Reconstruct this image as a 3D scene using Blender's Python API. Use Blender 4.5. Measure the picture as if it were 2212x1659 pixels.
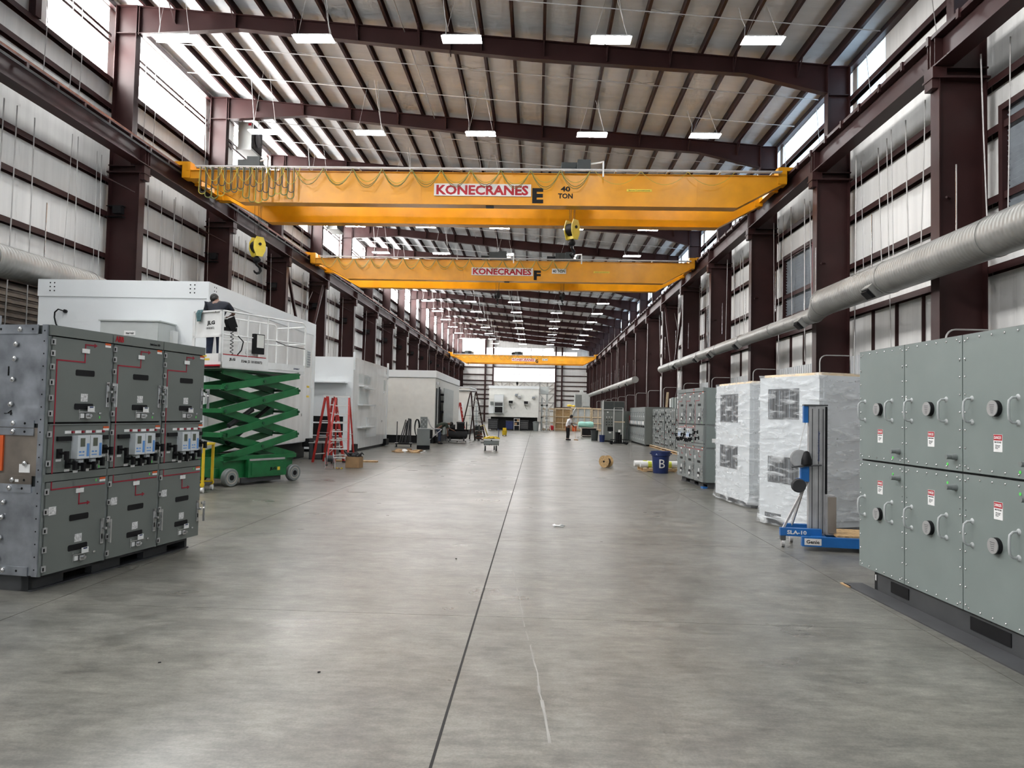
import bpy, bmesh, math, random
from mathutils import Vector, Matrix, noise, Euler
random.seed(7)
for o in list(bpy.data.objects): bpy.data.objects.remove(o)
SC = bpy.context.scene
COL = SC.collection
PI = math.pi; R = math.radians

# ------------------------------------------------------------ camera
W_, H_, F_ = 2212., 1659., 1580.
CAMZ = 1.8
def make_camera():
    vx, vy, roll = (1159. - W_/2)/F_, (893. - H_/2)/F_, .0215
    d = Vector((vx, vy, 1)).normalized()                 # world +Y in camera space (x right, y down, z forward)
    x = Vector((math.cos(roll), math.sin(roll), 0)); x = (x - d*x.dot(d)).normalized()
    z = x.cross(d)
    M = Matrix((x, d, z))                                # rows: world axes in camera space
    flip = Matrix(((1,0,0),(0,-1,0),(0,0,-1)))
    rot = M @ flip
    cam = bpy.data.cameras.new('camera'); co = bpy.data.objects.new('camera', cam); COL.objects.link(co)
    co.matrix_world = Matrix.Translation((0,0,CAMZ)) @ rot.to_4x4()
    cam.sensor_fit = 'HORIZONTAL'; cam.sensor_width = 36.; cam.lens = F_*36./W_
    cam.clip_start = .05; cam.clip_end = 500
    SC.camera = co
make_camera()

# ------------------------------------------------------------ world, exposure
wd = bpy.data.worlds.new('sky'); SC.world = wd; wd.use_nodes = True
bg = wd.node_tree.nodes['Background']; bg.inputs[0].default_value = (.86,.93,1,1); bg.inputs[1].default_value = .7
SC.view_settings.view_transform = 'Standard'; SC.view_settings.look = 'None'
SC.view_settings.exposure = 1.0; SC.view_settings.gamma = 1.0; SC.view_settings.use_curve_mapping = False
LAMP_L, CLER_L, CLER_R = 45., 15., 1.3
SC.cycles.max_bounces = 5; SC.cycles.diffuse_bounces = 3; SC.cycles.glossy_bounces = 2
SC.cycles.use_adaptive_sampling = True; SC.cycles.adaptive_threshold = .1; SC.cycles.adaptive_min_samples = 12; SC.cycles.light_sampling_threshold = .05
SC.cycles.transparent_max_bounces = 12; SC.cycles.sample_clamp_indirect = 6.
SC.cycles.caustics_reflective = False; SC.cycles.caustics_refractive = False

# ------------------------------------------------------------ materials
def mat(name, col, rough=.5, metal=0., spec=.5, var=.12, vs=3., bump=0., bs=20., stretch=(1,1,1), emit=0., alpha=1., coat=0., rv=.0, col2=None):
    m = bpy.data.materials.new(name); m.use_nodes = True
    nt = m.node_tree; n = nt.nodes; L = nt.links; b = n['Principled BSDF']
    b.inputs['Roughness'].default_value = rough; b.inputs['Metallic'].default_value = metal
    b.inputs['Specular IOR Level'].default_value = spec; b.inputs['Alpha'].default_value = alpha
    g = n.new('ShaderNodeNewGeometry'); mp = n.new('ShaderNodeMapping'); L.new(g.outputs['Position'], mp.inputs[0])
    mp.inputs['Scale'].default_value = stretch
    t = n.new('ShaderNodeTexNoise'); t.inputs['Scale'].default_value = vs; t.inputs['Detail'].default_value = 4; L.new(mp.outputs[0], t.inputs[0])
    mx = n.new('ShaderNodeMix'); mx.data_type = 'RGBA'
    c = Vector(col)
    lo = c*(1-var); hi = c*(1+var) if col2 is None else Vector(col2)
    mr = n.new('ShaderNodeMapRange'); mr.inputs[1].default_value = .32; mr.inputs[2].default_value = .68
    L.new(t.outputs[0], mr.inputs[0]); L.new(mr.outputs[0], mx.inputs[0])
    mx.inputs[6].default_value = (*lo,1); mx.inputs[7].default_value = (*hi,1)
    L.new(mx.outputs[2], b.inputs['Base Color'])
    if rv:
        r2 = n.new('ShaderNodeMapRange'); r2.inputs[3].default_value = max(.02,rough-rv); r2.inputs[4].default_value = rough+rv
        L.new(mr.outputs[0], r2.inputs[0]); L.new(r2.outputs[0], b.inputs['Roughness'])
    if bump:
        t2 = n.new('ShaderNodeTexNoise'); t2.inputs['Scale'].default_value = bs; t2.inputs['Detail'].default_value = 3; L.new(mp.outputs[0], t2.inputs[0])
        bm = n.new('ShaderNodeBump'); bm.inputs['Strength'].default_value = bump; bm.inputs['Distance'].default_value = .03
        L.new(t2.outputs[0], bm.inputs['Height']); L.new(bm.outputs[0], b.inputs['Normal'])
    if emit:
        b.inputs['Emission Color'].default_value = (*c,1); b.inputs['Emission Strength'].default_value = emit
    return m

M = {}
def dm(k, *a, **kw): M[k] = mat(k, *a, **kw)
dm('steel', (.034,.0125,.0122), .45, spec=.28, var=.2, vs=.9)
dm('rust', (.16,.055,.03), .7, var=.35, vs=6)
dm('liner', (.70,.70,.685), .55, var=.07, vs=.9, bump=.55, bs=1.6, stretch=(4,4,.12))
dm('roofliner', (.76,.785,.81), .5, var=.04, vs=.8, bump=.5, bs=1.5, stretch=(.25,4,.25))
dm('wainscot', (.58,.60,.61), .45, var=.04)
dm('yellow', (.70,.295,.006), .32, var=.12, vs=1.2, coat=.15)
dm('label_yellow', (.75,.55,.05), .5)
dm('board', (.70,.68,.66), .5, var=.05)
dm('red', (.40,.012,.022), .45, spec=.3, var=.1)
dm('redtape', (.30,.012,.03), .4, var=.1)
dm('black', (.008,.008,.009), .5, spec=.2, var=.2)
dm('rubber', (.025,.025,.027), .75, var=.3)
dm('darkgrey', (.05,.052,.055), .55, var=.15)
dm('ansi', (.150,.165,.153), .42, var=.05, vs=2)
dm('ansi2', (.192,.225,.216), .42, var=.05, vs=2)
dm('ansi3', (.185,.203,.199), .45, var=.06, vs=2)
dm('ansidk', (.035,.042,.042), .5, var=.08)
dm('galv', (.36,.385,.42), .38, metal=.75, var=.25, vs=5, rv=.1)
dm('galvdull', (.23,.20,.17), .5, metal=.55, var=.3, vs=3, rv=.1)
dm('zinc', (.62,.62,.62), .25, metal=.9, var=.1)
dm('alu', (.50,.50,.50), .4, metal=.6, var=.12, vs=6)
dm('white', (.76,.79,.80), .28, var=.03, vs=.6, coat=.2)
dm('white_dirty', (.74,.75,.74), .2, var=.08, vs=2.5, coat=.1, stretch=(1,1,.35))
dm('cream', (.72,.72,.68), .4, var=.04)
dm('greyunit', (.50,.53,.52), .45, var=.05)
dm('paper', (.78,.78,.77), .6, var=.06, vs=18)
dm('paperink', (.62,.62,.62), .6, var=.35, vs=60)
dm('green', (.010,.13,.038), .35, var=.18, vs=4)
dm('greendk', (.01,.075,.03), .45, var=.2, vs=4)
dm('greenled', (.12,.65,.12), .4)
dm('blue', (.012,.115,.36), .4, var=.12, vs=5)
dm('bluecan', (.009,.022,.10), .45, var=.12, vs=5)
dm('bluerelay', (.10,.27,.62), .4)
dm('relay', (.60,.63,.65), .4, var=.04)
dm('lcd', (.10,.11,.08), .25)
dm('wood', (.50,.33,.17), .65, var=.22, vs=7, stretch=(1,1,.3))
dm('woodnew', (.66,.52,.34), .6, var=.15, vs=8)
dm('osb', (.40,.26,.12), .7, var=.3, vs=22)
dm('cardboard', (.36,.22,.11), .75, var=.15, vs=4)
dm('pvc', (.66,.66,.64), .4, var=.05)
dm('tapeyg', (.55,.60,.05), .5)
dm('redglass', (.45,.03,.025), .35, var=.15, vs=6)
dm('orange', (.62,.10,.02), .5)
dm('plasticyellow', (.72,.50,.02), .4, var=.1)
dm('mint', (.30,.60,.52), .45, var=.1, vs=5, bump=.5, bs=10)
dm('tan', (.42,.38,.32), .6)
dm('skin', (.14,.065,.04), .55, var=.08)
dm('hair', (.008,.007,.006), .7)
dm('navy', (.004,.006,.014), .85, var=.25, vs=8, bump=.4, bs=12)
dm('denim', (.018,.026,.055), .85, var=.3, vs=12)
dm('tee', (.62,.63,.66), .8, var=.06, vs=6, bump=.4, bs=12)
dm('olive', (.022,.032,.022), .85, var=.2, vs=8)
dm('teal', (.06,.13,.14), .85, var=.2, vs=20)
dm('cord', (.16,.17,.05), .6)
dm('cordyellow', (.45,.36,.06), .6)
dm('hookyellow', (.70,.55,.06), .4, var=.1)
dm('pipe', (.44,.43,.42), .45, metal=.3, var=.1)
dm('lens', (1,1,1), emit=LAMP_L)
dm('lensoff', (.55,.57,.58), .3)
dm('fixture', (.72,.73,.74), .4)
dm('sky_left', (1,.985,.97), emit=CLER_L)
dm('sky_right', (.60,.80,1), emit=CLER_R)
dm('sky_end', (.97,.98,1), emit=1.1)
dm('louver', (.27,.30,.33), .45, var=.1)
dm('ventgrey', (.085,.09,.095), .5, var=.2, vs=5)
dm('gravel', (.30,.29,.27), .8)
dm('joint', (.018,.017,.016), .9)
dm('handle_grey', (.40,.42,.42), .4, var=.06)

def spiral():
    m = mat('spiral', (.30,.30,.285), .42, metal=.55, var=.12, vs=1.5)
    nt = m.node_tree; n = nt.nodes; L = nt.links
    g = n.new('ShaderNodeNewGeometry'); w = n.new('ShaderNodeTexWave'); w.bands_direction = 'Y'; w.inputs['Scale'].default_value = 2.6; w.inputs['Distortion'].default_value = .1
    L.new(g.outputs['Position'], w.inputs[0]); bm = n.new('ShaderNodeBump'); bm.inputs['Strength'].default_value = .35; bm.inputs['Distance'].default_value = .02
    L.new(w.outputs[1], bm.inputs['Height']); L.new(bm.outputs[0], n['Principled BSDF'].inputs['Normal'])
    return m
M['spiral'] = spiral()

def concrete():
    m = bpy.data.materials.new('concrete'); m.use_nodes = True; nt = m.node_tree; n = nt.nodes; L = nt.links; b = n['Principled BSDF']
    g = n.new('ShaderNodeNewGeometry')
    def nz(scale, det=5, st=(1,1,1), rough=.6):
        mp = n.new('ShaderNodeMapping'); mp.inputs['Scale'].default_value = st; L.new(g.outputs['Position'], mp.inputs[0])
        t = n.new('ShaderNodeTexNoise'); t.inputs['Scale'].default_value = scale; t.inputs['Detail'].default_value = det; t.inputs['Roughness'].default_value = rough
        L.new(mp.outputs[0], t.inputs[0]); return t.outputs[0]
    def rng(s, a, c, lo, hi):
        r = n.new('ShaderNodeMapRange'); L.new(s, r.inputs[0])
        for i, v in enumerate((a,c,lo,hi)): r.inputs[i+1].default_value = v
        return r.outputs[0]
    def mul(a, c):
        k = n.new('ShaderNodeMath'); k.operation = 'MULTIPLY'; L.new(a, k.inputs[0]); L.new(c, k.inputs[1]); return k.outputs[0]
    big = rng(nz(.45,4), .3, .7, .80, 1.18); mid = rng(nz(2.4,7,(1,1.3,1),.75), .36, .64, .70, 1.28)
    streak = rng(nz(8.0,6,(.55,2.0,1),.75), .36, .64, .76, 1.2); fine = rng(nz(60,4), .35, .65, .86, 1.14)
    spots = rng(nz(3.1,7,(.8,1.8,1),.72), .56, .68, 1., .72)
    v = big
    for k in (mid, streak, fine, spots): v = mul(v, k)
    cr = n.new('ShaderNodeMix'); cr.data_type = 'RGBA'; cr.blend_type = 'MULTIPLY'; cr.inputs[0].default_value = 1
    tint = n.new('ShaderNodeMix'); tint.data_type = 'RGBA'; L.new(rng(nz(.25,4), .35, .65, 0, 1), tint.inputs[0])
    tint.inputs[6].default_value = (.138,.137,.122,1); tint.inputs[7].default_value = (.149,.142,.121,1)
    cmb = n.new('ShaderNodeCombineColor'); [L.new(v, cmb.inputs[i]) for i in range(3)]
    L.new(tint.outputs[2], cr.inputs[6]); L.new(cmb.outputs[0], cr.inputs[7]); L.new(cr.outputs[2], b.inputs['Base Color'])
    L.new(rng(nz(.9,3,(.8,1.3,1),.5), .3, .7, .27, .35), b.inputs['Roughness'])
    b.inputs['Specular IOR Level'].default_value = .5
    bm = n.new('ShaderNodeBump'); bm.inputs['Strength'].default_value = .05; bm.inputs['Distance'].default_value = .01
    L.new(nz(3,3,(1,1.4,1),.5), bm.inputs['Height']); L.new(bm.outputs[0], b.inputs['Normal'])
    return m
M['concrete'] = concrete()

def film():
    m = bpy.data.materials.new('film'); m.use_nodes = True; nt = m.node_tree; n = nt.nodes; L = nt.links
    b = n['Principled BSDF']; b.inputs['Base Color'].default_value = (.80,.83,.85,1); b.inputs['Roughness'].default_value = .12
    g = n.new('ShaderNodeNewGeometry'); mp = n.new('ShaderNodeMapping'); mp.inputs['Scale'].default_value = (.8,.8,3.2); mp.inputs['Rotation'].default_value = (.5,.25,0); L.new(g.outputs['Position'], mp.inputs[0])
    t = n.new('ShaderNodeTexNoise'); t.inputs['Scale'].default_value = 3.4; t.inputs['Detail'].default_value = 7; t.inputs['Distortion'].default_value = .5; L.new(mp.outputs[0], t.inputs[0])
    r = n.new('ShaderNodeMapRange'); r.inputs[1].default_value = .48; r.inputs[2].default_value = .72; r.inputs[3].default_value = .08; r.inputs[4].default_value = .7; L.new(t.outputs[0], r.inputs[0]); L.new(r.outputs[0], b.inputs['Alpha'])
    bm = n.new('ShaderNodeBump'); bm.inputs['Strength'].default_value = .9; bm.inputs['Distance'].default_value = .03; L.new(t.outputs[0], bm.inputs['Height']); L.new(bm.outputs[0], b.inputs['Normal'])
    return m
M['film'] = film()

# ------------------------------------------------------------ mesh helpers
class MB:
    def __init__(s): s.v = []; s.f = []; s.mi = []; s.k = 0
    def m(s, k): s.k = k; return s
    def add(s, vs, fs):
        o = len(s.v); s.v += [tuple(p) for p in vs]; s.f += [tuple(i+o for i in f) for f in fs]; s.mi += [s.k]*len(fs); return s
    def box(s, x0, x1, y0, y1, z0, z1):
        return s.add([(x0,y0,z0),(x1,y0,z0),(x1,y1,z0),(x0,y1,z0),(x0,y0,z1),(x1,y0,z1),(x1,y1,z1),(x0,y1,z1)],
                     [(0,3,2,1),(4,5,6,7),(0,1,5,4),(1,2,6,5),(2,3,7,6),(3,0,4,7)])
    def obox(s, c, size, rot=(0,0,0)):
        E = Euler(rot).to_matrix(); c = Vector(c); hx, hy, hz = [k/2 for k in size]
        vs = [c + E @ Vector((sx*hx, sy*hy, sz*hz)) for sz in (-1,1) for sx, sy in ((-1,-1),(1,-1),(1,1),(-1,1))]
        return s.add(vs, [(0,3,2,1),(4,5,6,7),(0,1,5,4),(1,2,6,5),(2,3,7,6),(3,0,4,7)])
    def beam(s, p, q, w, h, up=(0,0,1)):
        p, q = Vector(p), Vector(q); d = (q-p).normalized(); u = Vector(up); a = d.cross(u)
        if a.length < 1e-4: a = d.cross(Vector((1,0,0)))
        a.normalize(); u = a.cross(d)
        vs = [c + a*(sa*w/2) + u*(su*h/2) for c in (p,q) for sa, su in ((-1,-1),(1,-1),(1,1),(-1,1))]
        return s.add(vs, [(0,3,2,1),(4,5,6,7),(0,1,5,4),(1,2,6,5),(2,3,7,6),(3,0,4,7)])
    def cyl(s, p, q, r, n=12, r1=None):
        p, q = Vector(p), Vector(q); r1 = r if r1 is None else r1
        d = (q-p).normalized(); a = d.cross(Vector((0,0,1)))
        if a.length < 1e-3: a = Vector((1,0,0))
        a.normalize(); b = d.cross(a)
        vs = [c + (a*math.cos(2*PI*i/n) + b*math.sin(2*PI*i/n))*rr for c, rr in ((p,r),(q,r1)) for i in range(n)]
        fs = [(i,(i+1)%n,n+(i+1)%n,n+i) for i in range(n)] + [tuple(range(n-1,-1,-1)), tuple(range(n,2*n))]
        return s.add(vs, fs)
    def tube(s, pts, r, n=6):
        pts = [Vector(p) for p in pts]; k = len(pts); rs = r if isinstance(r, (list,tuple)) else [r]*k; vs = []
        ref = None
        for i, p in enumerate(pts):
            d = (pts[min(i+1,k-1)] - pts[max(i-1,0)]).normalized()
            if ref is None:
                ref = d.cross(Vector((0,0,1)))
                if ref.length < .05: ref = d.cross(Vector((1,0,0)))
            a = (ref - d*ref.dot(d)).normalized(); ref = a; b = d.cross(a)
            vs += [p + (a*math.cos(2*PI*j/n) + b*math.sin(2*PI*j/n))*rs[i] for j in range(n)]
        fs = [(i*n+j, i*n+(j+1)%n, (i+1)*n+(j+1)%n, (i+1)*n+j) for i in range(k-1) for j in range(n)]
        fs += [tuple(range(n-1,-1,-1)), tuple(range((k-1)*n, k*n))]
        return s.add(vs, fs)
    def prism(s, poly, ax, a, b):
        """poly of (u,w) extruded along axis ax from a to b; ax 'x': (y,z), 'y': (x,z), 'z': (x,y)"""
        n = len(poly)
        pt = {'x': lambda u,w,t:(t,u,w), 'y': lambda u,w,t:(u,t,w), 'z': lambda u,w,t:(u,w,t)}[ax]
        vs = [pt(u,w,a) for u,w in poly] + [pt(u,w,b) for u,w in poly]
        return s.add(vs, [(i,(i+1)%n,n+(i+1)%n,n+i) for i in range(n)] + [tuple(range(n-1,-1,-1)), tuple(range(n,2*n))])
    def lathe(s, prof, c=(0,0,0), n=20, ax='z'):
        """profile of (r, h) revolved about axis ax through c; the two ends are closed"""
        c = Vector(c); vs = []; k = len(prof)
        for r, h in prof:
            for i in range(n):
                a = 2*PI*i/n; u, w = r*math.cos(a), r*math.sin(a)
                vs.append(c + Vector({'z':(u,w,h),'x':(h,u,w),'y':(u,h,w)}[ax]))
        fs = [(i*n+j, i*n+(j+1)%n, (i+1)*n+(j+1)%n, (i+1)*n+j) for i in range(k-1) for j in range(n)]
        fs += [tuple(range(n-1,-1,-1)), tuple(range((k-1)*n, k*n))]
        return s.add(vs, fs)
    def ball(s, c, r, n=10, k=7):
        r = r if isinstance(r, (tuple,list)) else (r,r,r); c = Vector(c); vs = []
        for i in range(k):
            t = PI*(i+.02)/(k-1+.04)
            for j in range(n): vs.append(c + Vector((r[0]*math.sin(t)*math.cos(2*PI*j/n), r[1]*math.sin(t)*math.sin(2*PI*j/n), -r[2]*math.cos(t))))
        return s.add(vs, [(i*n+j, i*n+(j+1)%n, (i+1)*n+(j+1)%n, (i+1)*n+j) for i in range(k-1) for j in range(n)] + [tuple(range(n-1,-1,-1)), tuple(range((k-1)*n,k*n))])
    def mesh(s, name, mats):
        me = bpy.data.meshes.new(name); me.from_pydata(s.v, [], s.f)
        for k in (mats if isinstance(mats, (list,tuple)) else [mats]): me.materials.append(M[k])
        me.polygons.foreach_set('material_index', s.mi)
        bm = bmesh.new(); bm.from_mesh(me); bmesh.ops.recalc_face_normals(bm, faces=bm.faces); bm.to_mesh(me); bm.free()
        return me
    def build(s, name, mats, parent=None, smooth=False):
        me = s.mesh(name, mats)
        if smooth:
            me.polygons.foreach_set('use_smooth', [True]*len(me.polygons)); me.set_sharp_from_angle(angle=R(35))
        return link(name, me, parent)
def link(name, data, parent=None, loc=None, rot=None):
    o = bpy.data.objects.new(name, data); COL.objects.link(o)
    if parent: o.parent = parent
    if loc: o.location = loc
    if rot: o.rotation_euler = rot
    return o
def tag(o, label, cat, group=None):
    o['label'] = label; o['category'] = cat
    if group: o['group'] = group
    return o
def thing(name, label, cat, loc=(0,0,0), rz=0., group=None):
    return tag(link(name, None, None, loc, (0,0,rz)), label, cat, group)
def struct(o): o['kind'] = 'structure'; return o
def stuff(o): o['kind'] = 'stuff'; return o
def copy_tree(o, parent=None):
    c = o.copy(); COL.objects.link(c); c.parent = parent
    for ch in o.children: copy_tree(ch, c)
    return c
BOX = lambda *a: MB().box(*a)
def part(name, mats, parent, *boxes, smooth=False):
    # boxes that touch make one piece, separate ones become objects of their own
    groups = []
    for k in boxes:
        hit = [g for g in groups if any(all(k[2*i] <= q[2*i+1]+1e-4 and q[2*i] <= k[2*i+1]+1e-4 for i in range(3)) for q in g)]
        n = [k]
        for g in hit: n = g + n; groups.remove(g)
        groups.append(n)
    first = None
    for g in groups:
        b = MB()
        for k in g: b.box(*k)
        o = b.build(name, mats, parent, smooth); first = first or o
    return first
_fc = {}
def text(name, s, w, h, m, parent, loc, rot=(PI/2,0,0), ext=.003, bold=.0):
    """lettering as a thin solid mesh, fitted into w x h, centred at loc"""
    key = (s, round(w,3), round(h,3), m, ext, bold)
    if key not in _fc:
        cu = bpy.data.curves.new('lettering', 'FONT'); cu.body = s; cu.extrude = .01; cu.offset = bold; cu.resolution_u = 2; cu.align_x = 'LEFT'; cu.space_line = .95
        t = bpy.data.objects.new('lettering', cu); COL.objects.link(t)
        dg = bpy.context.evaluated_depsgraph_get(); me = bpy.data.meshes.new_from_object(t.evaluated_get(dg)); bpy.data.objects.remove(t)
        xs = [v.co.x for v in me.vertices]; ys = [v.co.y for v in me.vertices]
        cx, cy = (min(xs)+max(xs))/2, (min(ys)+max(ys))/2; sx = w/(max(xs)-min(xs)); sy = h/(max(ys)-min(ys))
        for v in me.vertices: v.co = ((v.co.x-cx)*sx, (v.co.y-cy)*sy, v.co.z*ext/.01)
        me.materials.clear(); me.materials.append(M[m]); _fc[key] = me
    return link(name, _fc[key], parent, loc, rot)
ORD = ['first','second','third','fourth','fifth','sixth','seventh','eighth','ninth','tenth','eleventh','twelfth','thirteenth','fourteenth','fifteenth','sixteenth','seventeenth','eighteenth','nineteenth']

# ============================================================ the hall
BAY = 7.62; Y0 = 25.3; YN, YF = Y0-5*BAY, Y0+15*BAY       # frames from behind the camera to the far end
FR = [Y0 + BAY*k for k in range(-5, 16)]
XL, XR = -15.55, 10.80                                      # inside faces of the wall liner
RT = lambda x: 14.05 + (9.9-x)*.0833                        # top of the rafters

# floor: cast slabs with open joints
floor = struct(BOX(XL-.3, XR+.3, YN, YF+.4, -.3, -.03).build('floor', 'joint'))
S_ = 3.88
sx = [XL-.1] + [-.5+S_*k for k in range(-3,3)] + [XR+.1]
ys, y = [], 6.52-5*S_
while y < YF+.2: ys.append(y); y += S_
ys[-1] = YF+.2
slabmesh = {}
for i in range(len(sx)-1):
    for j in range(len(ys)-1):
        w, d = round(sx[i+1]-sx[i],3), round(ys[j+1]-ys[j],3)
        if (w,d) not in slabmesh:
            g = .004
            slabmesh[(w,d)] = BOX(g, w-g, g*.6, d-g*.6, -.03, 0).mesh('slab', 'concrete')
        link('slab', slabmesh[(w,d)], floor, (sx[i], ys[j], 0))
# rope of filler in the centre joint
part('joint_filler', 'joint', floor, (-.508,-.492, YN, YF, -.03,.0015))
random.seed(3)
sc = MB(); x, y = -.30, 9.6                                  # chalky scrape beside the joint
pts = []
while y > 4.0:
    pts.append((x,y)); y -= .12; x += .0075 + random.uniform(-.006,.008)
for (a,b),(c,d) in zip(pts, pts[1:]):
    w = random.uniform(.0025,.0075) * (1.6 if b < 5 else 1)
    if random.random() < .9: sc.add([(a-w,b,.0006),(a+w,b,.0006),(c+w,d,.0006),(c-w,d,.0006)], [(0,3,2,1)])
sc.build('scrape', 'gravel', floor)

# ---------------- ceiling
ceiling = MB()
xs = [-15.7 + .22*k for k in range(121)]
yy = [YN + (YF+.3-YN)*k/20 for k in range(21)]
vs, fs = [], []
for yv in yy:
    for xv in xs:
        ph = ((xv/1.1) % 1.0); vs.append((xv, yv, RT(xv)+.30 - .05*math.sin(PI*ph)))
nx = len(xs)
for j in range(len(yy)-1):
    for i in range(nx-1): fs.append((j*nx+i, j*nx+i+1, (j+1)*nx+i+1, (j+1)*nx+i))
ceiling.add(vs, fs); o0 = len(vs)
ceiling = struct(ceiling.build('ceiling', 'roofliner', None, True))
rf = MB().prism([(-15.9,RT(-15.9)+.4),(11.1,RT(11.1)+.4),(11.1,RT(11.1)+.46),(-15.9,RT(-15.9)+.46)], 'y', YN, YF+.4).build('roof_deck', 'galv', ceiling)
pm = MB().prism([(-.045,0),(.05,0),(.05,.02),(-.025,.02),(-.025,.27),(.06,.27),(.06,.29),(-.045,.29)], 'y', YN, YF+.2).mesh('purlin', 'steel')
for k in range(-14, 10):
    x = 1.1*k
    if -15.4 < x < 10.6: link('purlin', pm, ceiling, (x, 0, RT(x)))
# rafters
def rafter_mesh():
    top = lambda x: RT(x)
    P = [(-14.56,1.0),(-10.87,.5),(-.4,.67),(7.03,.54),(9.92,1.0)]
    b = MB()
    web = [(x, top(x)-d) for x,d in P] + [(x, top(x)) for x,_ in reversed(P)]
    b.prism(web, 'y', -.008, .008)
    for (x0,d0),(x1,d1) in zip(P,P[1:]):
        b.beam((x0,0,top(x0)-d0),(x1,0,top(x1)-d1), .26, .025); b.beam((x0,0,top(x0)),(x1,0,top(x1)), .26, .025)
    for k in range(-12, 9, 2):
        x = 1.1*k; dd = .55
        b.box(x-.006,x+.006,-.12,.12, top(x)-.5, top(x))
        for s in (-1,1): b.beam((x,s*.1,top(x)-.52),(x,s*.62,top(x)+.03), .04,.006)
    for x in (-14.5, 9.86): b.box(x-.015,x+.015,-.13,.13, top(x)-1.05, top(x)+.02)
    for x in (-3.3,): b.box(x-.015,x+.015,-.15,.15, top(x)-.75, top(x)+.05)
    return b.mesh('rafter', 'steel')
rm = rafter_mesh()
for y in FR[:-1]: link('rafter', rm, ceiling, (0,y,0))
# bridging rods, two in each bay, and cross wires
rodm = MB().tube([(-15.3+1.29*k,0,RT(-15.3+1.29*k)-.02) for k in range(21)], .018, 4).mesh('bridging_rod', 'fixture')
for y in FR[:-1]:
    for t in (.33,.67): link('bridging_rod', rodm, ceiling, (0, y+BAY*t, 0))
clip = MB()
for s in (0,1):
    clip.tube([(0,0,-.02),(1.1,0,.17-.0916)] if s == 0 else [(0,.01,.17),(1.1,.01,-.02-.0916)], .009, 4)
clipm = clip.mesh('cross_strut','pipe')
for y in FR[4:-1]:
    for t in (.33,.67):
        for k in (-9,-3,3): link('cross_strut', clipm, ceiling, (1.1*k, y+BAY*t+.1, RT(1.1*k)))
# conduit along the roof with drops
part_c = MB().tube([(-4.95,YN,RT(-4.95)-.06),(-4.95,YF,RT(-4.95)-.06)], .02, 6).build('conduit','pipe',ceiling)

# ---------------- side walls
def column_mesh(sgn):
    """sgn -1: left wall. x measured inward from the outer face"""
    b = MB(); X = lambda t: (-15.32 + t) if sgn < 0 else (10.57 - t)
    top = RT(X(.4)) - .02
    def bx(t0,t1,y0,y1,z0,z1): b.box(min(X(t0),X(t1)), max(X(t0),X(t1)), y0,y1,z0,z1)
    bx(.02,1.12,-.008,.008,0,10.28)                        # lower web
    bx(0,.025,-.19,.19,0,top); bx(1.10,1.125,-.19,.19,0,10.0); # outer and inner flanges
    bx(-.06,1.30,-.24,.24,10.0,10.05); bx(-.03,1.28,-.2,.2,10.25,10.29)   # cap plates
    bx(.95,1.28,-.2,.2,10.05,10.25); bx(1.12,1.28,-.17,.17,9.78,10.0)
    bx(.02,.76,-.008,.008,10.28,top); bx(.735,.76,-.16,.16,10.28,top)
    bx(.02,.735,-.15,.15,top-1.02,top-1.0)
    bx(.02,.76,-.16,.16,top-.02,top)
    bx(-.1,1.25,-.3,.3,0,.03)
    return b.mesh('column','steel')
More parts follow.
